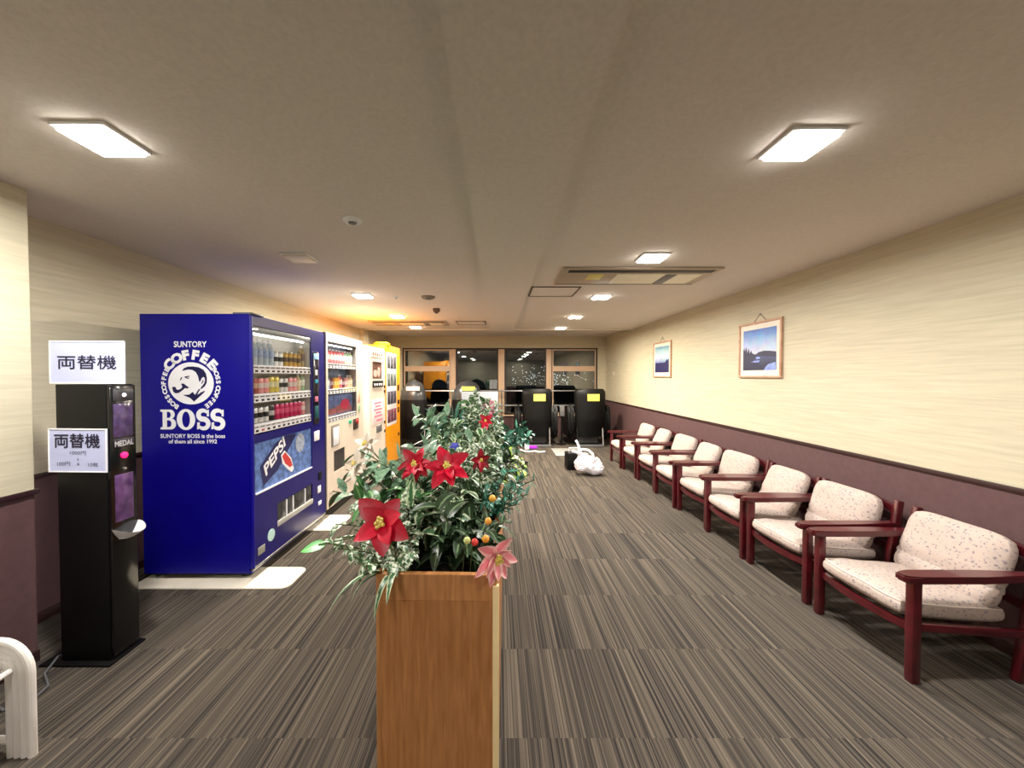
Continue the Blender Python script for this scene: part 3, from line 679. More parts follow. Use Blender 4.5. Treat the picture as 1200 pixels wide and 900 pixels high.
b = B(); b.box(-.6, -.04, .03, W3-.03, 0, .05); b.build('base', M_black, ov)

# ------------------------------------------------------------------ change machine and its signs
cm = thing('change_machine', 'slim black medal and coin change machine with a purple front', 'change machine', (-1.93, 1.9, 0))
b = B(); b.box(-.26, -.012, .0, .145, .012, 1.40, .004); b.build('cabinet', M_black, cm)
b = B(); b.box(-.012, .004, .004, .141, .03, 1.395, .004); fp = b.build('front_panel', M_blackgloss, cm)
b = B(); b.box(.003, .012, .018, .124, 1.315, 1.378, .004); bh = b.build('bill_slot', mat('slot_grey', (60, 58, 64), .3), fp)
b = B(); b.lathe([(.011, 0), (.009, .006), (.0001, .008)], 12, (.011, .07, 1.345), 'X'); b.build('slot_light', emis('slot_white', (240, 240, 250), 1.5), fp)
b = B(); b.box(.003, .007, .02, .122, 1.13, 1.30, .002); b.build('mirror_plate', mat('violet_glass', (74, 58, 96), .12, var=.35, scale=30), fp)
b = B(); b.box(.003, .008, .018, .124, 1.078, 1.122, .002); b.build('name_plate', mat('plate_dark', (40, 34, 48), .3), fp)
A = Art(lambda u, v, w: Vector((.009, u, v))); A.text('MEDAL', .022, .12, 1.084, 1.112, .02); A.build('lettering', mat('pewter_letters', (190, 188, 190), .4), fp)
b = B(); b.lathe([(.016, 0), (.016, .01), (.01, .012), (.0001, .012)], 16, (.004, .07, 1.035), 'X'); b.build('button', emis('magenta_led', (230, 30, 110), 1.2), fp)
b = B(); b.lathe([(.008, 0), (.007, .01), (.0001, .012)], 12, (.004, .07, .965), 'X'); b.build('lock', M_steel, fp)
b = B(); b.box(.003, .006, .022, .12, .70, .94, .002); b.build('violet_window', mat('violet_window', (86, 58, 100), .12, var=.4, scale=22), fp)
b = B()
def bowl(u, v):
    a = (u-.5)*math.pi; r = .035+v*.036
    return Vector((.004+(.04+.045*v)*math.cos(a), .072+r*math.sin(a), .615+.028*v**1.5+.03*abs(math.sin(a))**3*v))
b.grid(16, 6, bowl); b.prism([(.004+.04*math.cos((i/12-.5)*math.pi), .072+.035*math.sin((i/12-.5)*math.pi)) for i in range(13)], lambda u, v, w_: Vector((u, v, .612+w_)), .006)
b.build('coin_tray', mat('tray_white', (220, 220, 222), .35), cm)
b = B(); b.box(-.34, .01, -.03, .17, 0, .012, .003); b.build('base_plate', M_black, cm)
def sign(name, label, x0, x1, y, z0, z1, tilt, lines):
    t = thing(name, label, 'sign', ((x0+x1)/2, y, z0)); w_, h_ = (x1-x0)/2, z1-z0
    t.rotation_euler = (0, tilt, 0)
    b = B(); b.box(-w_, w_, 0, .004, 0, h_); b.build('board', M_paper, t, smooth=False)
    b = B(); q = .006
    for r in ((-w_, w_, 0, q), (-w_, w_, h_-q, h_), (-w_, -w_+q, q, h_-q), (w_-q, w_, q, h_-q)): b.box(r[0], r[1], -.002, .003, r[2], r[3])
    b.build('border', M_white, t, smooth=False)
    for body, u0, u1, v0, v1, bold, m in lines:
        A = Art(lambda u, v, w: Vector((u, -.001-w*.0001, v))); [A.text(body, -w_+u0*2*w_+dx, -w_+u1*2*w_+dx, v0*h_+dz, v1*h_+dz, 0, k) for k, (dx, dz) in enumerate(((0, 0), (bold*.12, 0), (-bold*.12, 0), (0, bold*.12), (0, -bold*.12)) if bold else ((0, 0),))]; A.build('lettering', m, t)
sign('counter_sign', 'white landscape sign with three large dark characters on top of the change machine', -2.245, -1.868, 1.925, 1.403, 1.618, R(.3), [('両替機', .11, .89, .34, .66, .008, M_ink)])
sign('price_sign', 'white paper notice with yen amounts stuck on the side of the change machine', -2.222, -1.932, 1.892, .965, 1.182, R(.5),
     [('両替機', .11, .88, .56, .88, .012, M_ink), ('1000円', .37, .64, .40, .49, .0, M_inkgrey), ('↓', .485, .52, .27, .35, .0, M_inkgrey), ('100円', .15, .37, .14, .24, .0, M_inkgrey), ('×', .49, .53, .16, .22, 0, M_inkgrey), ('10枚', .68, .85, .13, .23, .0, M_inkgrey)])
b = B(); b.tube([(-2.2, 2.0, .012), (-2.24, 1.93, .012), (-2.18, 1.82, .008), (-2.08, 1.75, .008), (-2.06, 1.68, .008), (-2.12, 1.62, .008), (-2.25, 1.66, .008), (-2.3, 1.72, .008)], .006, 6)
tag(b.build('power_cable', M_grey), 'thin grey power cable lying on the carpet by the change machine', 'cable')

# ------------------------------------------------------------------ white bent-tube stool
st = thing('tube_stool', 'white bent-tube slatted stool at the lower left corner', 'stool', (-1.99, 1.25, 0))
r0 = .0135
def nested(k, y):
    o = k*.0262; xo = .225-o; zt = .44-o*.9; rad = .115-o*.9; pts = []
    for sx in (1, -1):
        a = []
        a.append((sx*xo, y, 0)); a.append((sx*xo, y, zt-rad-.01))
        for i in range(9): t_ = R(11.25*i); a.append((sx*(xo-rad+rad*math.cos(t_)), y, zt-rad+rad*math.sin(t_)))
        pts += a if sx == 1 else a[::-1]
    return pts
for y in (.18, -.18):
    b = B()
    for k in range(4): b.tube(nested(k, y), r0, 10)
    b.build('leg_frame', mat('white_lacquer', (222, 218, 212), .35, var=.03), st)
for i in range(7):
    x = -.165+.055*i; b = B(); b.tube([(x, -.19, .335), (x, .19, .335)], .011, 8); b.build('slat', _m['white_lacquer'], st)
b = B()
for y in (.18, -.18): b.tube([(-.14, y, .32), (.14, y, .32)], .012, 8); b.tube([(-.14, y, .06), (.14, y, .06)], .014, 8)
b.build('rung', _m['white_lacquer'], st)

# ------------------------------------------------------------------ pictures
def picture(yc, w_, zb, h_, label, kind):
    t = thing('framed_picture', label, 'picture', (XR, yc, zb)); w2 = w_/2; q = .022
    b = B()
    for y0, y1, z0, z1 in ((-w2, w2, 0, q), (-w2, w2, h_-q, h_), (-w2, -w2+q, q, h_-q), (w2-q, w2, q, h_-q)): b.box(-.024, -.001, y0, y1, z0, z1, .003)
    b.build('frame', M_frame, t)
    b = B(); b.box(-.012, -.004, -w2+q, w2-q, q, h_-q); b.build('mat_board', mat('ivory_mount', (226, 214, 200), .6), t)
    m = bpy.data.materials.new('landscape_'+kind); m.use_nodes = True; nt, N, L, bs = nodes(m)
    tc = N.new('ShaderNodeTexCoord'); sp = N.new('ShaderNodeSeparateXYZ'); L.new(tc.outputs['Generated'], sp.inputs[0])
    cr = N.new('ShaderNodeValToRGB'); L.new(sp.outputs[2], cr.inputs[0]); e = cr.color_ramp
    stops = [(0, (30, 34, 80)), (.12, (40, 40, 70)), (.34, (60, 70, 110)), (.42, (190, 196, 214)), (.62, (160, 180, 212)), (.85, (96, 136, 196)), (1, (60, 100, 170))] if kind == 'lake' else [(0, (20, 24, 70)), (.36, (40, 44, 96)), (.4, (120, 140, 180)), (.6, (190, 204, 220)), (.85, (150, 184, 190)), (1, (90, 140, 170))]
    while len(e.elements) > 1: e.elements.remove(e.elements[0])
    e.elements[0].position = stops[0][0]; e.elements[0].color = lin(stops[0][1])
    for p_, c_ in stops[1:]: k = e.elements.new(p_); k.color = lin(c_)
    nz = N.new('ShaderNodeTexNoise'); nz.inputs['Scale'].default_value = 5; nz.inputs['Detail'].default_value = 5; L.new(tc.outputs['Generated'], nz.inputs['Vector'])
    mx = N.new('ShaderNodeMix'); mx.data_type = 'RGBA'; mx.blend_type = 'SOFT_LIGHT'; mx.inputs[0].default_value = .7; L.new(cr.outputs[0], mx.inputs[6]); L.new(nz.outputs['Color'], mx.inputs[7]); L.new(mx.outputs[2], bs.inputs['Base Color'])
    b = B(); my, mz = .05, .055; b.box(-.014, -.011, -w2+q+my, w2-q-my, q+mz, h_-q-mz); pr = b.build('print', m, t)
    iw, z0, z1 = w2-q-my, q+mz, h_-q-mz
    # facing -x: picture's left is +y
    A = Art(lambda u, v, w: Vector((-.0148-w*.0006, iw-u*2*iw, z0+v*(z1-z0))))
    if kind == 'lake':
        A.loops([[(0, .0), (.7, 0), (.62, .1), (.45, .16), (.5, .22), (.3, .24), (.42, .3), (.6, .34), (1, .30), (1, .42), (.8, .45), (.66, .46), (.5, .44), (.4, .38), (.3, .42), (.26, .5), (.22, .42), (.18, .56), (.14, .44), (.1, .6), (.06, .48), (.03, .58), (0, .5)]])
        pm_ = mat('dusk_land', (34, 34, 66), .5, var=.5, scale=60)
    else:
        A.loops([[(0, 0), (1, 0), (1, .52), (.9, .44), (.85, .5), (.75, .38), (.6, .36), (.5, .33), (.4, .4), (.3, .34), (.15, .38), (0, .36)]]); pm_ = mat('dusk_forest', (28, 26, 78), .5, var=.4, scale=40)
    A.build('scenery', pm_, pr)
    if kind == 'lake':
        A = Art(lambda u, v, w: Vector((-.0162-w*.0006, iw-u*2*iw, z0+v*(z1-z0)))); A.loops([[(.4, .3), (.44, .33), (.55, .32), (.54, .28), (.46, .27)]]); A.loops([[(.25, .2), (.5, .19), (.55, .24), (.38, .23)]]); A.loops([[(.66, .0), (1, 0), (1, .18), (.8, .14), (.7, .06)]]); A.build('snow', mat('snow_blue', (130, 150, 220), .5, var=.3, scale=30), pr)
    b = B(); b.tube([(-.008, -.1, h_-.01), (-.006, 0, h_+.075), (-.008, .1, h_-.01)], .0025, 6); b.build('hanging_cord', mat('cord_brown', (120, 84, 60), .7), t)
    b = B(); b.lathe([(.006, 0), (.006, -.014), (.0001, -.015)], 8, (0, 0, h_+.075), 'X'); b.build('hook', M_steel, t)
picture(3.88, .63, 1.425, .57, 'framed snowy lake landscape on the right wall, larger-looking one nearer the camera', 'lake')
picture(6.17, .66, 1.425, .57, 'framed picture of dark forest under pale sky on the right wall, nearer the windows', 'forest')
b = B(); b.box(-.008, 0, -.035, .035, -.06, .06, .002); b.mi = 1; b.box(-.012, -.007, -.012, .012, -.02, .02, .001)
tag(b.build('light_switch', [M_cream, M_white], None, (XR, 8.75, 1.5)), 'small cream light switch on the right wall by the windows', 'switch')

# ------------------------------------------------------------------ armchairs
def cushion(sx, sy, sz, seed, seg=14, puff=.4, corner=.12):
    b = B(); n = seg; h = 5
    def sh(px, py, pz):
        e = (max(0, (1-px**4))*max(0, (1-py**4)))**puff
        z = pz*sz/2*(.5+.5*e)
        kx = 1-corner*py**6*.5; ky = 1-corner*px**6*.5
        q = 1-.05*abs(pz)**3
        x, y = px*sx/2*kx*q, py*sy/2*ky*q
        d = noise.noise(Vector((x*7+seed, y*7, pz*2)))*.008
        return Vector((x, y, z+d*(1 if pz > 0 else .3)))
    r = bmesh.ops.create_cube(b.bm, size=2); bmesh.ops.subdivide_edges(b.bm, edges=b.bm.edges[:], cuts=n-1, use_grid_fill=True)
    for v in b.bm.verts: v.co = sh(*v.co)
    return b, sh
def make_armchair():
    t = thing('armchair', '', 'armchair', (0, 0, 0))
    for s in (-1, 1):
        b = B(); b.box(-.022, .022, s*.262-.02, s*.262+.02, 0, .485, .007); b.build('leg', M_red, t)
        b = B(); rt = Matrix.Rotation(R(8), 3, 'Y'); b.box(.525, .567, s*.262-.02, s*.262+.02, 0, .655, .01, rot=rt, pivot=(.545, 0, .35)); b.build('leg', M_red, t)
        b = B(); pts = [(-.07, -.018), (-.055, -.031), (0, -.035), (.3, -.034), (.58, -.024), (.60, 0), (.58, .024), (.3, .034), (0, .035), (-.055, .031), (-.07, .018)]
        b.prism(pts, lambda u, v, w_: Vector((u, s*.262+v, .482+w_)), .034)
        es = [e for e in b.bm.edges if len(e.link_faces) == 2 and abs(e.verts[0].co.z-e.verts[1].co.z) < 1e-6]
        bmesh.ops.bevel(b.bm, geom=es, offset=.008, segments=2, affect='EDGES'); b.build('armrest', M_red, t)
        b = B(); rt = Matrix.Rotation(R(4), 3, 'Y'); b.box(.0, .53, s*.262-.014, s*.262+.014, .228, .266, .005, rot=rt); b.build('side_rail', M_red, t)
    def bow(x0, bx, z0, z1, arch, name):
        b = B(); n = 12
        def f(i, a, c): s_ = i/n*2-1; k = 1-s_*s_; return Vector((x0+bx*k+a, s_*.255, c+arch*k))
        prev = None
        for i in range(n+1):
            ring = [b.bm.verts.new(f(i, a, c)) for a, c in ((-.012, z0), (.012, z0), (.012, z1), (-.012, z1))]
            if prev:
                for j in range(4): b.bm.faces.new((prev[j], prev[(j+1) % 4], ring[(j+1) % 4], ring[j]))
            else: b.bm.faces.new(ring[::-1])
            prev = ring
        b.bm.faces.new(prev); return b.build(name, M_red, t)
    bow(.578, .035, .56, .605, .03, 'back_rail'); bow(.548, .03, .33, .37, .0, 'lower_back_rail')
    bow(.01, -.03, .232, .268, -.004, 'seat_rail')
    b, sh = cushion(.54, .465, .125, 1.3); c = b.build('seat_cushion', M_floral, t, (.235, 0, .305)); c.rotation_euler = (0, R(5), 0)
    b = B(); pts = []
    for i in range(48):
        a = 2*math.pi*i/48; ca, sa = math.cos(a), math.sin(a); m_ = max(abs(ca), abs(sa)); p = sh(ca/m_, sa/m_, .9); pts.append(p*1.003)
    b.tube(pts, .005, 6, closed=True); b.build('piping', mat('pale_piping', (206, 190, 180), .8), c)
    b, sh = cushion(.385, .47, .115, 5.1, corner=.22)
    for v in b.bm.verts:   # soft fold across the lower third
        x = v.co.x; g_ = math.exp(-((x+.07)/.022)**2); v.co.z -= .018*g_*(1 if v.co.z > 0 else -1)
    c = b.build('back_cushion', M_floral, t, (.475, 0, .478)); c.rotation_euler = (0, R(-70), 0)
    return t
ch = make_armchair()
# (near leg y, far leg y) of each chair gives its centre
cy = [2.045, 2.67, 3.27, 3.85, 4.44, 5.05, 5.66, 6.25]
lab = ['nearest maroon wooden armchair with floral cream cushions at the right edge', 'second maroon armchair from the camera along the right wall, cushion back folded',
       'third maroon armchair from the camera, below the near framed picture', 'fourth maroon armchair from the camera along the right wall', 'fifth maroon armchair from the camera along the right wall',
       'sixth maroon armchair from the camera, third from the windows', 'seventh maroon armchair from the camera, second from the windows', 'farthest maroon armchair, closest to the massage chairs']
for i, y in enumerate(cy):
    o = ch if i == 0 else copy_tree(ch)
    o.location = (1.955+(.0, .0, -.01, .01, -.01, .01, 0, -.02)[i], y, 0); o.rotation_euler = (0, 0, R((0, 1.5, -1, 1, -1.5, 1, 0, -1)[i]))
    tag(o, lab[i], 'armchair', 'maroon wooden armchairs along the right wall')
    for k in o.children:
        if k.name.startswith('back_cushion') and i: k.rotation_euler = (R((0, 3, -4, 5, -3, 4, -5, 3)[i]), R(-70+(0, -3, 3, -5, 4, -2, 5, -3)[i]), 0); k.location = (.465+(i % 3)*.006, (0, .01, -.015, .02, .015, -.02, .02, -.01)[i], .478)

# ------------------------------------------------------------------ massage chairs
def massage(x, y, label, dome=False, sticker=True, top=1.18, wd=.62, scale=1, stick='yellow'):
    t = thing('massage_chair', label, 'massage chair', (x, y, 0), 0, 'black massage chairs facing the windows')
    # back shell: y=0 is its rear face
    b = B(); h0, h1 = .2, top; w2 = wd/2
    nu, nv = 16, 18
    def back(u, v):
        s_ = u*2-1; z = h0+(h1-h0)*v
        if dome:
            k = math.sqrt(max(0, 1-max(0, (v-.72)/.28)**2)); ww = w2*(.85+.15*math.sin(math.pi*min(1, v/.75)))*max(k, .02)
        else: ww = w2*(.88+.12*min(1, v*1.3))*(1-.12*max(0, (v-.93)/.07)**2)
        yy = .10-(1-abs(s_)**2.6)*.10*(1 if not dome else 1.5)+.09*max(0, .35-v)*2 + (.10*max(0, v-.8)/.2 if dome else .03*max(0, v-.93)/.07)
        if dome: yy += .15*max(0, (v-.72)/.28)**2
        seam = .006*math.exp(-((v*6 % 1-.5)/.06)**2) if not dome or v < .6 else 0
        return Vector((s_*ww, yy+seam, z))
    b.grid(nu, nv, back)
    def front(u, v): p = back(1-u, v); q = 2*u-1; return Vector((p.x*.98, .24+.04*(1-q*q)+.12*max(0, .4-v)+(.1*max(0, (v-.72)/.28)**2 if dome else 0), p.z))
    if dome:
        for fc in b.bm.faces:
            if fc.calc_center_median().z < 1.0: fc.material_index = 1
    b.mi = 1; b.grid(nu, nv, front)
    bmesh.ops.remove_doubles(b.bm, verts=b.bm.verts, dist=1e-5)
    # close the sides
    bd = [e for e in b.bm.edges if e.is_boundary]
    try: bmesh.ops.bridge_loops(b.bm, edges=bd)
    except Exception: pass
    b.build('backrest', [M_shell if dome else M_leather, M_leather], t, angle=60)
    for s_ in (-1, 1):
        b = B(); y0, y1 = .12, .95; pr = [(y0+.12, .12), (y0, .3), (y0+.02, .72), (y0+.14, .88), (y0+.32, .74), (.75, .66), (.93, .62), (y1, .5), (.9, .2), (.8, .12)]
        b.prism(pr, lambda u, v, w_: Vector((s_*(w2-.0)+s_*w_, u, v)), .13)
        es = [e for e in b.bm.edges if len(e.link_faces) == 2]
        bmesh.ops.bevel(b.bm, geom=es, offset=.05, segments=4, affect='EDGES'); b.build('armrest', M_leather, t, angle=60)
        b = B(); b.tube([(s_*(w2-.05), .02, .02), (s_*(w2-.05), .85, .02)], .02, 8); b.tube([(s_*(w2-.05), .05, .02), (s_*(w2-.05), .15, .5)], .016, 8); b.build('base_rail', M_steel if s_ == 1 else M_black, t)
    b = B(); b.box(-w2+.02, w2-.02, .25, .9, .26, .44, .05, 3); b.build('seat', M_leather, t)
    b = B(); b.box(-w2+.06, w2-.06, .88, 1.12, .12, .46, .06, 3); b.build('leg_rest', M_leather, t)
    b = B(); b.box(-w2+.06, w2-.06, .0, .06, .0, .05, .01); b.box(-w2+.1, w2-.1, .3, .8, .03, .28, .02); b.build('base', M_grey, t)
    if sticker:
        z = top-.17; yb = -.004 if not dome else .02
        if dome: yb = -.025
        b = B(); u0, u1 = (-.08, .16) if not dome else (-.1, .16)
        for zz, m_ in (((z-.07, z+.07),'a'),) if not dome else (((z-.04, z+.04), 'a'),): b.box(u0, u1, yb-.002, yb+.03, *zz)
        b.build('sticker', mat('yellow_sticker', (232, 222, 96), .5) if stick == 'yellow' else mat('salmon_sticker', (236, 200, 180), .5), t)
    return t
massage(.81, 7.75, 'black massage chair with a yellow sticker and square back beside the planter end')
massage(1.9, 7.75, 'black massage chair with a yellow sticker and square back in the right corner')
massage(-1.68, 7.5, 'round-topped grey and black massage chair beside the orange machine', True, True, 1.37, .56, stick='salmon')
massage(-.6, 7.5, 'round-topped grey massage chair with a yellow sticker in the middle of the window row', True, True, 1.37, .66)
b = B(); b.lathe([(.1, 0), (.1, .02), (.02, .03), (.02, .62)], 16); b.mi = 1; b.box(-.05, .05, -.05, .05, .6, .82, .01); b.mi = 2; b.box(-.03, .03, -.053, -.049, .7, .78)
tag(b.build('coin_timer', [M_black, M_grey, M_steel], None, (1.36, 8.1, 0)), 'grey coin timer on a post between the two right massage chairs', 'coin timer')
b = B(); b.tube([(.45, 7.45, .01), (.5, 7.3, .012), (.6, 7.25, .012), (.72, 7.3, .012), (.8, 7.2, .012), (.9, 7.26, .012)], .018, 6)
tag(b.build('white_cable', M_white), 'short white cable lying on the carpet behind the middle massage chair', 'cable')
b = B(); b.box(-.045, .045, -.045, .045, 0, .12, .012); b.mi = 1; b.box(.045, .2, -.03, .03, .02, .07, .01)
tag(b.build('power_adapter', [M_white, mat('violet_light', (120, 30, 150), .4, emit=(170, 40, 200), estr=1.2)], None, (.58, 7.55, 0)), 'white power adapter with violet light behind the middle massage chair', 'adapter')
b = B(); b.box(-.27, .27, -.35, .35, 0, .012, .004); tag(b.build('floor_mat', mat('grey_mat', (150, 150, 148), .5, var=.15, scale=10), None, (1.33, 7.25, 0)), 'light grey mat on the carpet between the right massage chairs', 'mat')

# ------------------------------------------------------------------ white bag on the floor
bg = thing('plastic_bag', 'white plastic bag with loop handles slumped on the carpet before the chairs', 'bag', (1.33, 5.6, 0), R(-10))
b = B(); bmesh.ops.create_icosphere(b.bm, subdivisions=5, radius=1)
for v in b.bm.verts:
    p = v.co.copy(); n1 = noise.noise(p*1.7+Vector((3, 1, 2))); n2 = noise.noise(p*5); n3 = abs(noise.noise(p*3.1+Vector((9, 9, 9))))
    k = 1+.2*n1+.05*n2-.13*n3
    x, y, z = p.x*.21*k, p.y*.15*k, p.z
    x += .05*max(0, -z)*(1 if p.x > 0 else -.3)
    z = (z*.5+.5); v.co = Vector((x*(1.12-.45*z), y*(1.1-.4*z), max(.002, z*.30*k-.006+.035*(p.x < 0))))
b.build('bag_body', mat('white_polythene', (236, 232, 240), .35, var=.02), bg, angle=180)
for k, pts in enumerate(([(-.12, 0, .24), (-.15, 0, .33), (-.09, 0, .37), (.0, 0, .36), (.06, 0, .31), (.08, 0, .22)], [(-.05, -.02, .26), (-.12, -.04, .31), (-.2, -.06, .34), (-.24, -.06, .35)], [(-.09, .04, .26), (-.13, .05, .38), (-.16, .05, .46), (-.18, .05, .49)])):
    b = B(); b.tube(pts, [.022, .02, .018, .018, .02, .022][:len(pts)], 8); b.build('handle', _m['white_polythene'], bg, angle=180)
bx = thing('black_case', 'small black case on the carpet behind the white plastic bag', 'case', (1.2, 5.95, 0), R(8))
b = B(); b.box(-.14, .1, -.09, .09, .01, .27, .02, 3); b.build('case_body', M_black, bx)
b = B(); b.tube([(-.09, 0, .26), (-.09, 0, .33), (.05, 0, .33), (.05, 0, .26)], .008, 6); b.build('handle', M_white, bx)
for x_ in (-.11, .07): b = B(); b.lathe([(.02, -.02), (.02, .02)], 12, (x_, -.07, .02), 'Y'); b.build('wheel', M_black, bx)

# ------------------------------------------------------------------ planter
PX, PY, PA = -.178, 1.1, R(-1.3)
PW, PL, PH = .352, 2.25, .866
pl = thing('planter_box', 'long waist-high wooden planter box standing in the middle of the room', 'planter', (PX, PY, 0), PA)
h = PW/2
b = B(); b.box(-h, h, 0, .02, 0, PH, .002); b.build('front_panel', M_planter, pl)
b = B(); b.box(-h, h, PL-.02, PL, 0, PH, .002); b.build('end_panel', M_planter, pl)
for s_ in (-1, 1): b = B(); b.box(min(s_*h, s_*(h-.018)), max(s_*h, s_*(h-.018)), .02, PL-.02, 0, PH, .002); b.build('side_panel', M_planter, pl)
b = B(); b.box(-h+.012, h-.02, -.0025, .002, .0, PH-.075); b.build('inset_line', wood_mat('planter_veneer_dark', (152, 98, 52), (178, 124, 74), (14, 14, 1.2), .45, .15), pl)
b = B(); b.box(h-.012, h+.006, -.004, .012, .2, PH-.03, .001); b.build('edge_strip', M_planteredge, pl)
b = B(); b.box(-h+.018, h-.018, .02, PL-.02, PH-.07, PH-.05); b.build('soil', M_soil, pl)
pm4 = Matrix.Translation((PX, PY, 0)) @ Matrix.Rotation(PA, 4, 'Z')
def PP(u, v, z=PH-.05): return pm4 @ Vector((u, v, z))
# pinned signboard standing at the far end
sb = thing('poster_board', 'white poster board with a pink block standing at the far end of the planter', 'board', PP(-.03, 2.27, 0))
b = B(); b.box(-.16, .16, 0, .02, .2, 1.305, .003); b.box(-.16, -.13, -.06, .1, 0, .2, .003); b.box(.13, .16, -.06, .1, 0, .2, .003); b.build('board', M_white, sb)
b = B(); b.box(.03, .13, -.004, .001, 1.08, 1.23); b.box(-.13, .0, -.004, .001, .95, 1.05); b.build('pink_print', mat('poster_pink', (226, 130, 160), .6), sb)

L_dark = leaf_mat('leaf_dark', (36, 58, 34), (120, 146, 108), 'rib')
L_edge = leaf_mat('leaf_cream_edge', (50, 92, 54), (182, 196, 160), 'edge')
L_mott = leaf_mat('leaf_mottled', (62, 100, 60), (204, 212, 190), 'mottle')
L_teal = leaf_mat('leaf_teal', (48, 108, 88), (140, 190, 166), 'rib')
L_green = leaf_mat('leaf_green', (58, 110, 54), (136, 176, 118), 'rib')
L_lime = leaf_mat('leaf_lime', (142, 178, 62), (200, 220, 130), 'plain')
L_grey = leaf_mat('leaf_grey_green', (70, 108, 80), (142, 170, 142), 'plain')
def leaf(b, base, d, up, ln, wd, droop=.5, fold=.25, nv=6, tip=1.0):
    d = d.normalized(); side_ = d.cross(up)
    if side_.length < 1e-3: side_ = d.orthogonal()
    side_.normalize(); nrm = side_.cross(d).normalized(); tw = rnd.uniform(-.5, .5)
    pts = []; p = Vector(base); dd = d.copy()
    for j in range(nv+1):
        pts.append((p.copy(), dd.copy())); dd = (dd+Vector((0, 0, -1))*droop/nv*1.3).normalized(); p = p+dd*ln/nv
    def f(u, v):
        j = min(nv, int(round(v*nv))); q, t_ = pts[j]; s_ = u*2-1
        prof = math.sin(math.pi*min(1, (v*.93+.05))**.75)**.85*tip if v < .999 else .02
        n_ = side_.cross(t_).normalized(); sd = (side_*math.cos(tw*v)+n_*math.sin(tw*v))
        return q+sd*s_*wd/2*prof+n_*abs(s_)*wd/2*prof*fold
    b.grid(2, nv, f)
def bush(label, u, v, z0, n_stem, n_leaf, ln, wd, spread, hgt, lm, kind='broad', cat='plant', group=None, lean=(0, 0), droop=.6, name='artificial_plant'):
    base = PP(u, v, z0); t = thing(name, label, cat, base, 0, group)
    st_ = B(); lf = B()
    for i in range(n_stem):
        a = 2*math.pi*(i+rnd.random()*.8)/n_stem; rr = spread*rnd.uniform(.35, 1); hh = hgt*rnd.uniform(.6, 1.1)
        end = Vector((math.cos(a)*rr+lean[0], math.sin(a)*rr+lean[1], hh*(1-.35*(rr/spread)**2)))
        mid = Vector((end.x*.35, end.y*.35, end.z*.75)); P = []
        for k in range(9): q = k/8; P.append((1-q)**2*Vector((0, 0, 0))+2*q*(1-q)*mid+q*q*end)
        if kind == 'grass':
            d = Vector((math.cos(a)*.5+lean[0], math.sin(a)*.5+lean[1], 1)); leaf(lf, (math.cos(a)*.01, math.sin(a)*.01, 0), d, Vector((0, 0, 1)), ln*rnd.uniform(.7, 1.15), wd, droop*rnd.uniform(.7, 1.3), .35, 10, 1)
            continue
        st_.tube(P, .0022, 5, cap=False)
        for k in range(n_leaf):
            q = (.3+.7*(k+rnd.random()*.6)/n_leaf) if kind != 'fine' else (.15+.85*(k+rnd.random()*.5)/n_leaf)
            q = min(q, 1); idx = q*8; j = int(min(7, idx)); bp = P[j].lerp(P[j+1], idx-j); tan = (P[j+1]-P[j]).normalized()
            ang = k*2.4+rnd.random(); o1 = tan.orthogonal().normalized(); o2 = tan.cross(o1)
            d = tan*.55+(o1*math.cos(ang)+o2*math.sin(ang))*.9+Vector((0, 0, .12)); s_ = rnd.uniform(.65, 1.15)
            leaf(lf, bp, d, Vector((rnd.uniform(-.3, .3), rnd.uniform(-.3, .3), 1)), ln*s_, wd*s_, droop*rnd.uniform(.5, 1.4), .22, 5 if kind != 'fine' else 3)
    if kind != 'grass': st_.build('stem', M_stem, t)
    else: st_.bm.free()
    lf.build('foliage', lm, t, normals=False, angle=180)
    return t
z = PH-.05
bush('mottled small-leaved artificial vine drooping over the near left corner of the planter', -.10, .10, z, 12, 12, .045, .026, .20, .15, L_mott, lean=(-.09, -.01), droop=1.1)
bush('long narrow grey-green leaves hanging over the front left corner of the planter', -.13, .05, z+.02, 9, 1, .2, .022, .1, .1, L_edge, 'grass', lean=(-.4, -.12), droop=2.2)
bush('dark glossy broad-leaved artificial plant at the centre front of the planter', .02, .16, z, 9, 7, .10, .042, .14, .20, L_dark, droop=.8)
bush('dark strap-leaved artificial plant at the front edge of the planter', .03, .14, z+.0, 20, 1, .13, .026, .1, .1, L_dark, 'grass', droop=1.1)
bush('cream-edged broad-leaved artificial plant behind the large red poinsettia', -.04, .32, z, 9, 7, .10, .05, .17, .24, L_edge, droop=.7)
bush('dark leafy sprig with cream edges above the berries at the right of the planter', .1, .2, z, 8, 7, .075, .036, .12, .16, L_dark, lean=(.03, 0))
bush('blue-green small-leaved bushy plant spilling over the right side of the planter', .13, .5, z, 14, 14, .045, .02, .17, .22, L_teal, 'fine', lean=(.08, 0), droop=.4)
bush('tall grey-green leafy plant leaning left over the planter side', -.13, .52, z, 14, 11, .10, .046, .24, .33, L_grey, lean=(-.16, 0), droop=.5)
bush('green broad-leaved artificial plant on the left, below the white lilies', -.12, .34, z, 9, 7, .09, .05, .2, .22, L_green, lean=(-.13, 0), droop=.6)
bush('mottled white and green leafed plant in the middle of the planter', .02, .62, z, 12, 10, .07, .035, .2, .28, L_mott, droop=.6)
bush('arching grassy cream-edged plant in the middle of the planter', -.05, .95, z, 34, 1, .46, .024, .1, .1, L_edge, 'grass', droop=1.7, lean=(-.08, 0))
bush('grey-green leafy plant behind the arching grassy plant on the left', -.1, 1.3, z, 14, 10, .11, .04, .3, .42, L_grey, lean=(-.1, 0), droop=.8)
bush('teal leafy plant at the left of the far half of the planter', -.08, 1.65, z, 12, 10, .12, .04, .3, .40, L_teal, lean=(-.12, 0), droop=.8)
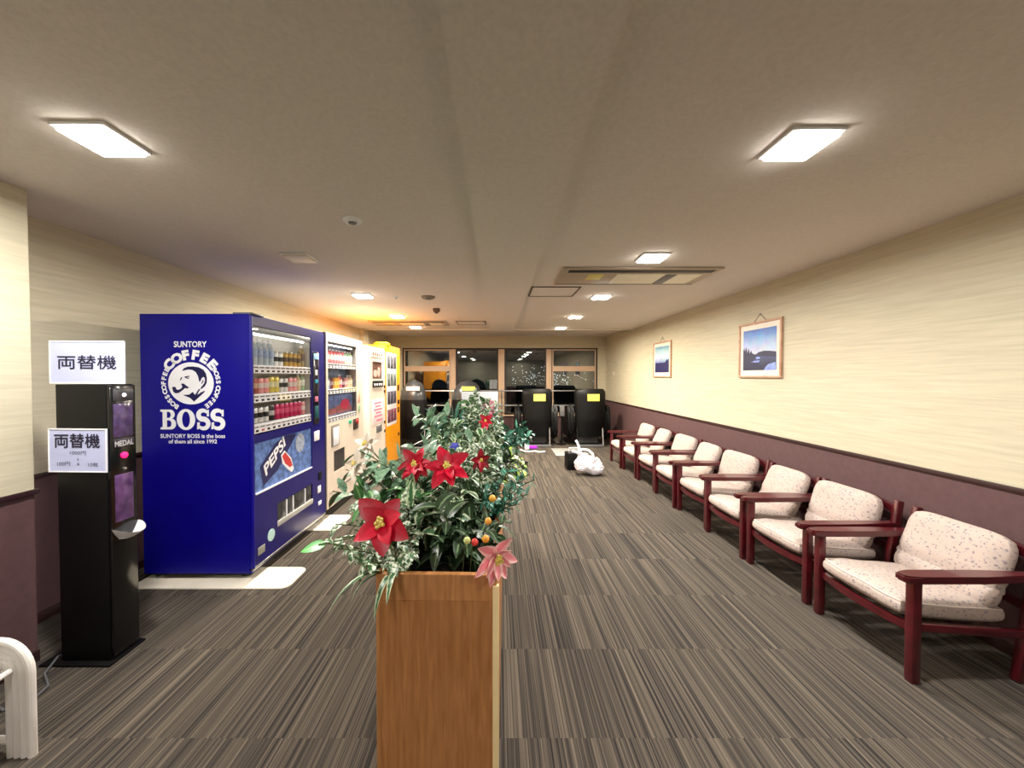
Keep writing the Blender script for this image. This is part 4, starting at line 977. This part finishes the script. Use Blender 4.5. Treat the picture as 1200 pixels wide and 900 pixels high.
bush('white and cream fine-leaved bushy plant below the poster board', .03, 1.5, z, 26, 20, .055, .026, .18, .44, L_mott, 'fine', droop=.3)
bush('pale fine-leaved plant climbing the poster board at the far end', .01, 1.98, z, 30, 22, .06, .03, .17, .50, L_mott, 'fine', droop=.3)
bush('lime green trailing plant on the right side of the planter', .15, 1.2, z, 12, 10, .07, .04, .14, .16, L_lime, lean=(.05, 0), droop=1.2)
bush('dark green leafy plant filling the right side behind the blue-green one', .12, .9, z, 12, 12, .07, .03, .2, .3, L_dark, lean=(.05, 0), droop=.7)
bush('mottled silvery plant with large leaves behind the middle poinsettia', .03, .8, z, 14, 12, .08, .04, .2, .34, L_mott, droop=.5)
bush('silvery broad-leaved filler plant halfway along the planter', -.02, 1.15, z, 16, 12, .09, .04, .22, .38, L_edge, droop=.6)
bush('pale small-leaved plant spreading over the left edge of the planter', -.13, .28, z, 14, 14, .05, .028, .22, .2, L_mott, lean=(-.1, 0), droop=.8)
bush('green bushy plant sticking out on the far right of the planter', .13, 1.75, z, 14, 12, .08, .04, .2, .28, L_teal, lean=(.14, 0), droop=.5)
bush('bright green leafy plant at the top of the far planter end', -.08, 2.08, z, 12, 10, .09, .05, .12, .52, L_green, droop=.4)
bush('arching long-leaved plant at the far left of the planter', -.09, 1.95, z, 24, 1, .5, .03, .1, .1, L_grey, 'grass', droop=1.6, lean=(-.2, 0))
bush('dark green filler leaves low along the planter between the flowers', 0, .42, z, 16, 9, .08, .04, .2, .16, L_dark, droop=.7)
bush('dark green filler leaves low in the far half of the planter', 0, 1.1, z, 18, 9, .09, .045, .26, .22, L_green, droop=.7)

# flowers
M_pred = leaf_mat('bract_red', (188, 8, 44), (200, 26, 60), 'rib'); M_ppink = leaf_mat('bract_pink', (232, 140, 148), (244, 196, 190), 'edge'); M_pdark = leaf_mat('bract_dark_red', (150, 10, 34), (180, 30, 50), 'rib')
M_pist = mat('yellow_pistil', (214, 190, 90), .5, var=.5, scale=200)
def flower(name, label, px, py, D, r, m, face, n1=6, n2=5, wr=.5, root=None, cat='flower', group=None, centre=M_pist, cup=.25, droop=.5):
    pos = Vector(((px-583)/450*D, D, HC+(441-py)/450*D)); t = thing(name, label, cat, pos, 0, group)
    n = Vector(face).normalized(); o1 = n.orthogonal().normalized(); o2 = n.cross(o1)
    b = B(); ph = rnd.random()*6
    for ring, (k, rr, lift) in enumerate(((n1, r, 0), (n2, r*.68, .012))):
        for i in range(k):
            a = ph+2*math.pi*(i+.5*ring)/k+rnd.uniform(-.15, .15); d = (o1*math.cos(a)+o2*math.sin(a))
            s_ = rnd.uniform(.85, 1.12); leaf(b, n*lift*.6+d*r*.06, d+n*(cup+.3*ring), n, rr*s_, rr*wr*s_*1.15, droop*rnd.uniform(.6, 1.3), .18, 7)
    b.build('petals', m, t, normals=False, angle=180)
    b = B()
    for i in range(9):
        a = i*2.4; q = r*.055*math.sqrt(i); bmesh.ops.create_icosphere(b.bm, subdivisions=1, radius=r*.07, matrix=Matrix.Translation(n*.022+(o1*math.cos(a)+o2*math.sin(a))*q))
    b.build('flower_centre', centre, t)
    b = B(); q = (root or PP(max(-.12, min(.12, (pm4.inverted() @ pos).x)), (pm4.inverted() @ pos).y+.05, PH-.05))-pos; b.tube([(0, 0, 0), q*.4-n*.03, q], .003, 6); b.build('stem', M_stem, t)
g = 'poinsettias in the planter'
flower('poinsettia', 'large red poinsettia nearest the camera at the front left of the planter', 447, 615, 1.08, .09, M_pred, (-.1, -1, .55), n1=5, n2=4, wr=.62, group=g)
flower('poinsettia', 'red poinsettia with a cream centre in the middle of the planter', 524, 549, 1.30, .078, M_pred, (.0, -1, .9), group=g)
flower('poinsettia', 'smaller red poinsettia left of the cream-centred one', 487, 545, 1.5, .072, M_pred, (-.2, -1, .5), n1=7, group=g)
flower('poinsettia', 'dark red poinsettia half hidden among leaves on the right', 563, 540, 1.5, .042, M_pdark, (.2, -1, .3), group=g)
flower('poinsettia', 'small red flower at the far end under the poster board', 569, 494, 2.35, .05, M_pred, (0, -1, .4), group=g)
flower('poinsettia', 'pale pink poinsettia hanging over the front right corner of the planter', 581, 655, 1.06, .075, M_ppink, (.5, -1, .1), group=g, cup=.1, droop=.9)
flower('lily', 'white lily flower on the left above the cream-edged leaves', 418, 545, 1.5, .06, mat('lily_white', (200, 188, 172), .5), (-.4, -.8, .5), 6, 3, .4, group='white lilies in the planter')
flower('lily', 'white lily flower higher on the left beside the cream machine', 430, 522, 1.6, .065, _m['lily_white'], (-.3, -.8, .6), 6, 3, .4, group='white lilies in the planter')
flower('blue_blossom', 'small blue violet blossom above the middle poinsettia', 533, 523, 1.7, .024, mat('blue_petal', (70, 74, 170), .5), (0, -.5, 1), 5, 5, .6)
for i, (px, py, D, r, c_, nm, ky) in enumerate(((572, 612, 1.17, .011, (226, 160, 60), 'orange-yellow berry highest at the right front of the planter', 'amber'), (556, 637, 1.12, .011, (206, 60, 54), 'red berry low among dark leaves at the right front', 'red'),
        (569, 633, 1.12, .0115, (222, 156, 50), 'golden berry beside the red berry', 'gold'), (547, 635, 1.12, .011, (196, 206, 130), 'pale green berry left of the red berry', 'lime'), (577, 585, 1.35, .013, (230, 170, 60), 'yellow blossom ball among the blue-green leaves', 'yellow'))):
    pos = Vector(((px-583)/450*D, D, HC+(441-py)/450*D)); t = thing('berry', nm, 'berry', pos, 0, 'artificial berries in the planter')
    b = B(); b.lathe([(.002, -r), (r*.7, -r*.7), (r, 0), (r*.72, r*.7), (.002, r)], 14); b.build('fruit', mat('berry_'+ky, c_, .35), t, angle=180)
    b = B(); b.tube([(0, 0, 0), (-.01, .03, -.03), (-.02, .05, -(pos.z-PH+.06))], .0016, 5); b.build('stem', M_stem, t)
t = thing('leaf_sprig', 'single bright green leaf sticking out at the far left of the planter front', 'leaf', PP(-.13, .06, PH-.04))
b = B(); P0 = Vector((-.24, .0, .10)); b.tube([(0, 0, 0), (-.06, 0, .09), (-.14, 0, .12), P0], .0022, 6); b.build('stem', M_stem, t)
b = B(); leaf(b, P0+Vector((.02, 0, 0)), Vector((-1, -.1, -.05)), Vector((0, -.6, 1)), .075, .04, .3, .15, 7); b.build('blade', leaf_mat('leaf_bright', (66, 160, 60), (130, 200, 110), 'rib'), t, normals=False, angle=180)

# ------------------------------------------------------------------ look
S.view_settings.view_transform = 'Standard'; S.view_settings.look = 'None'; S.view_settings.exposure = 0; S.view_settings.gamma = 1
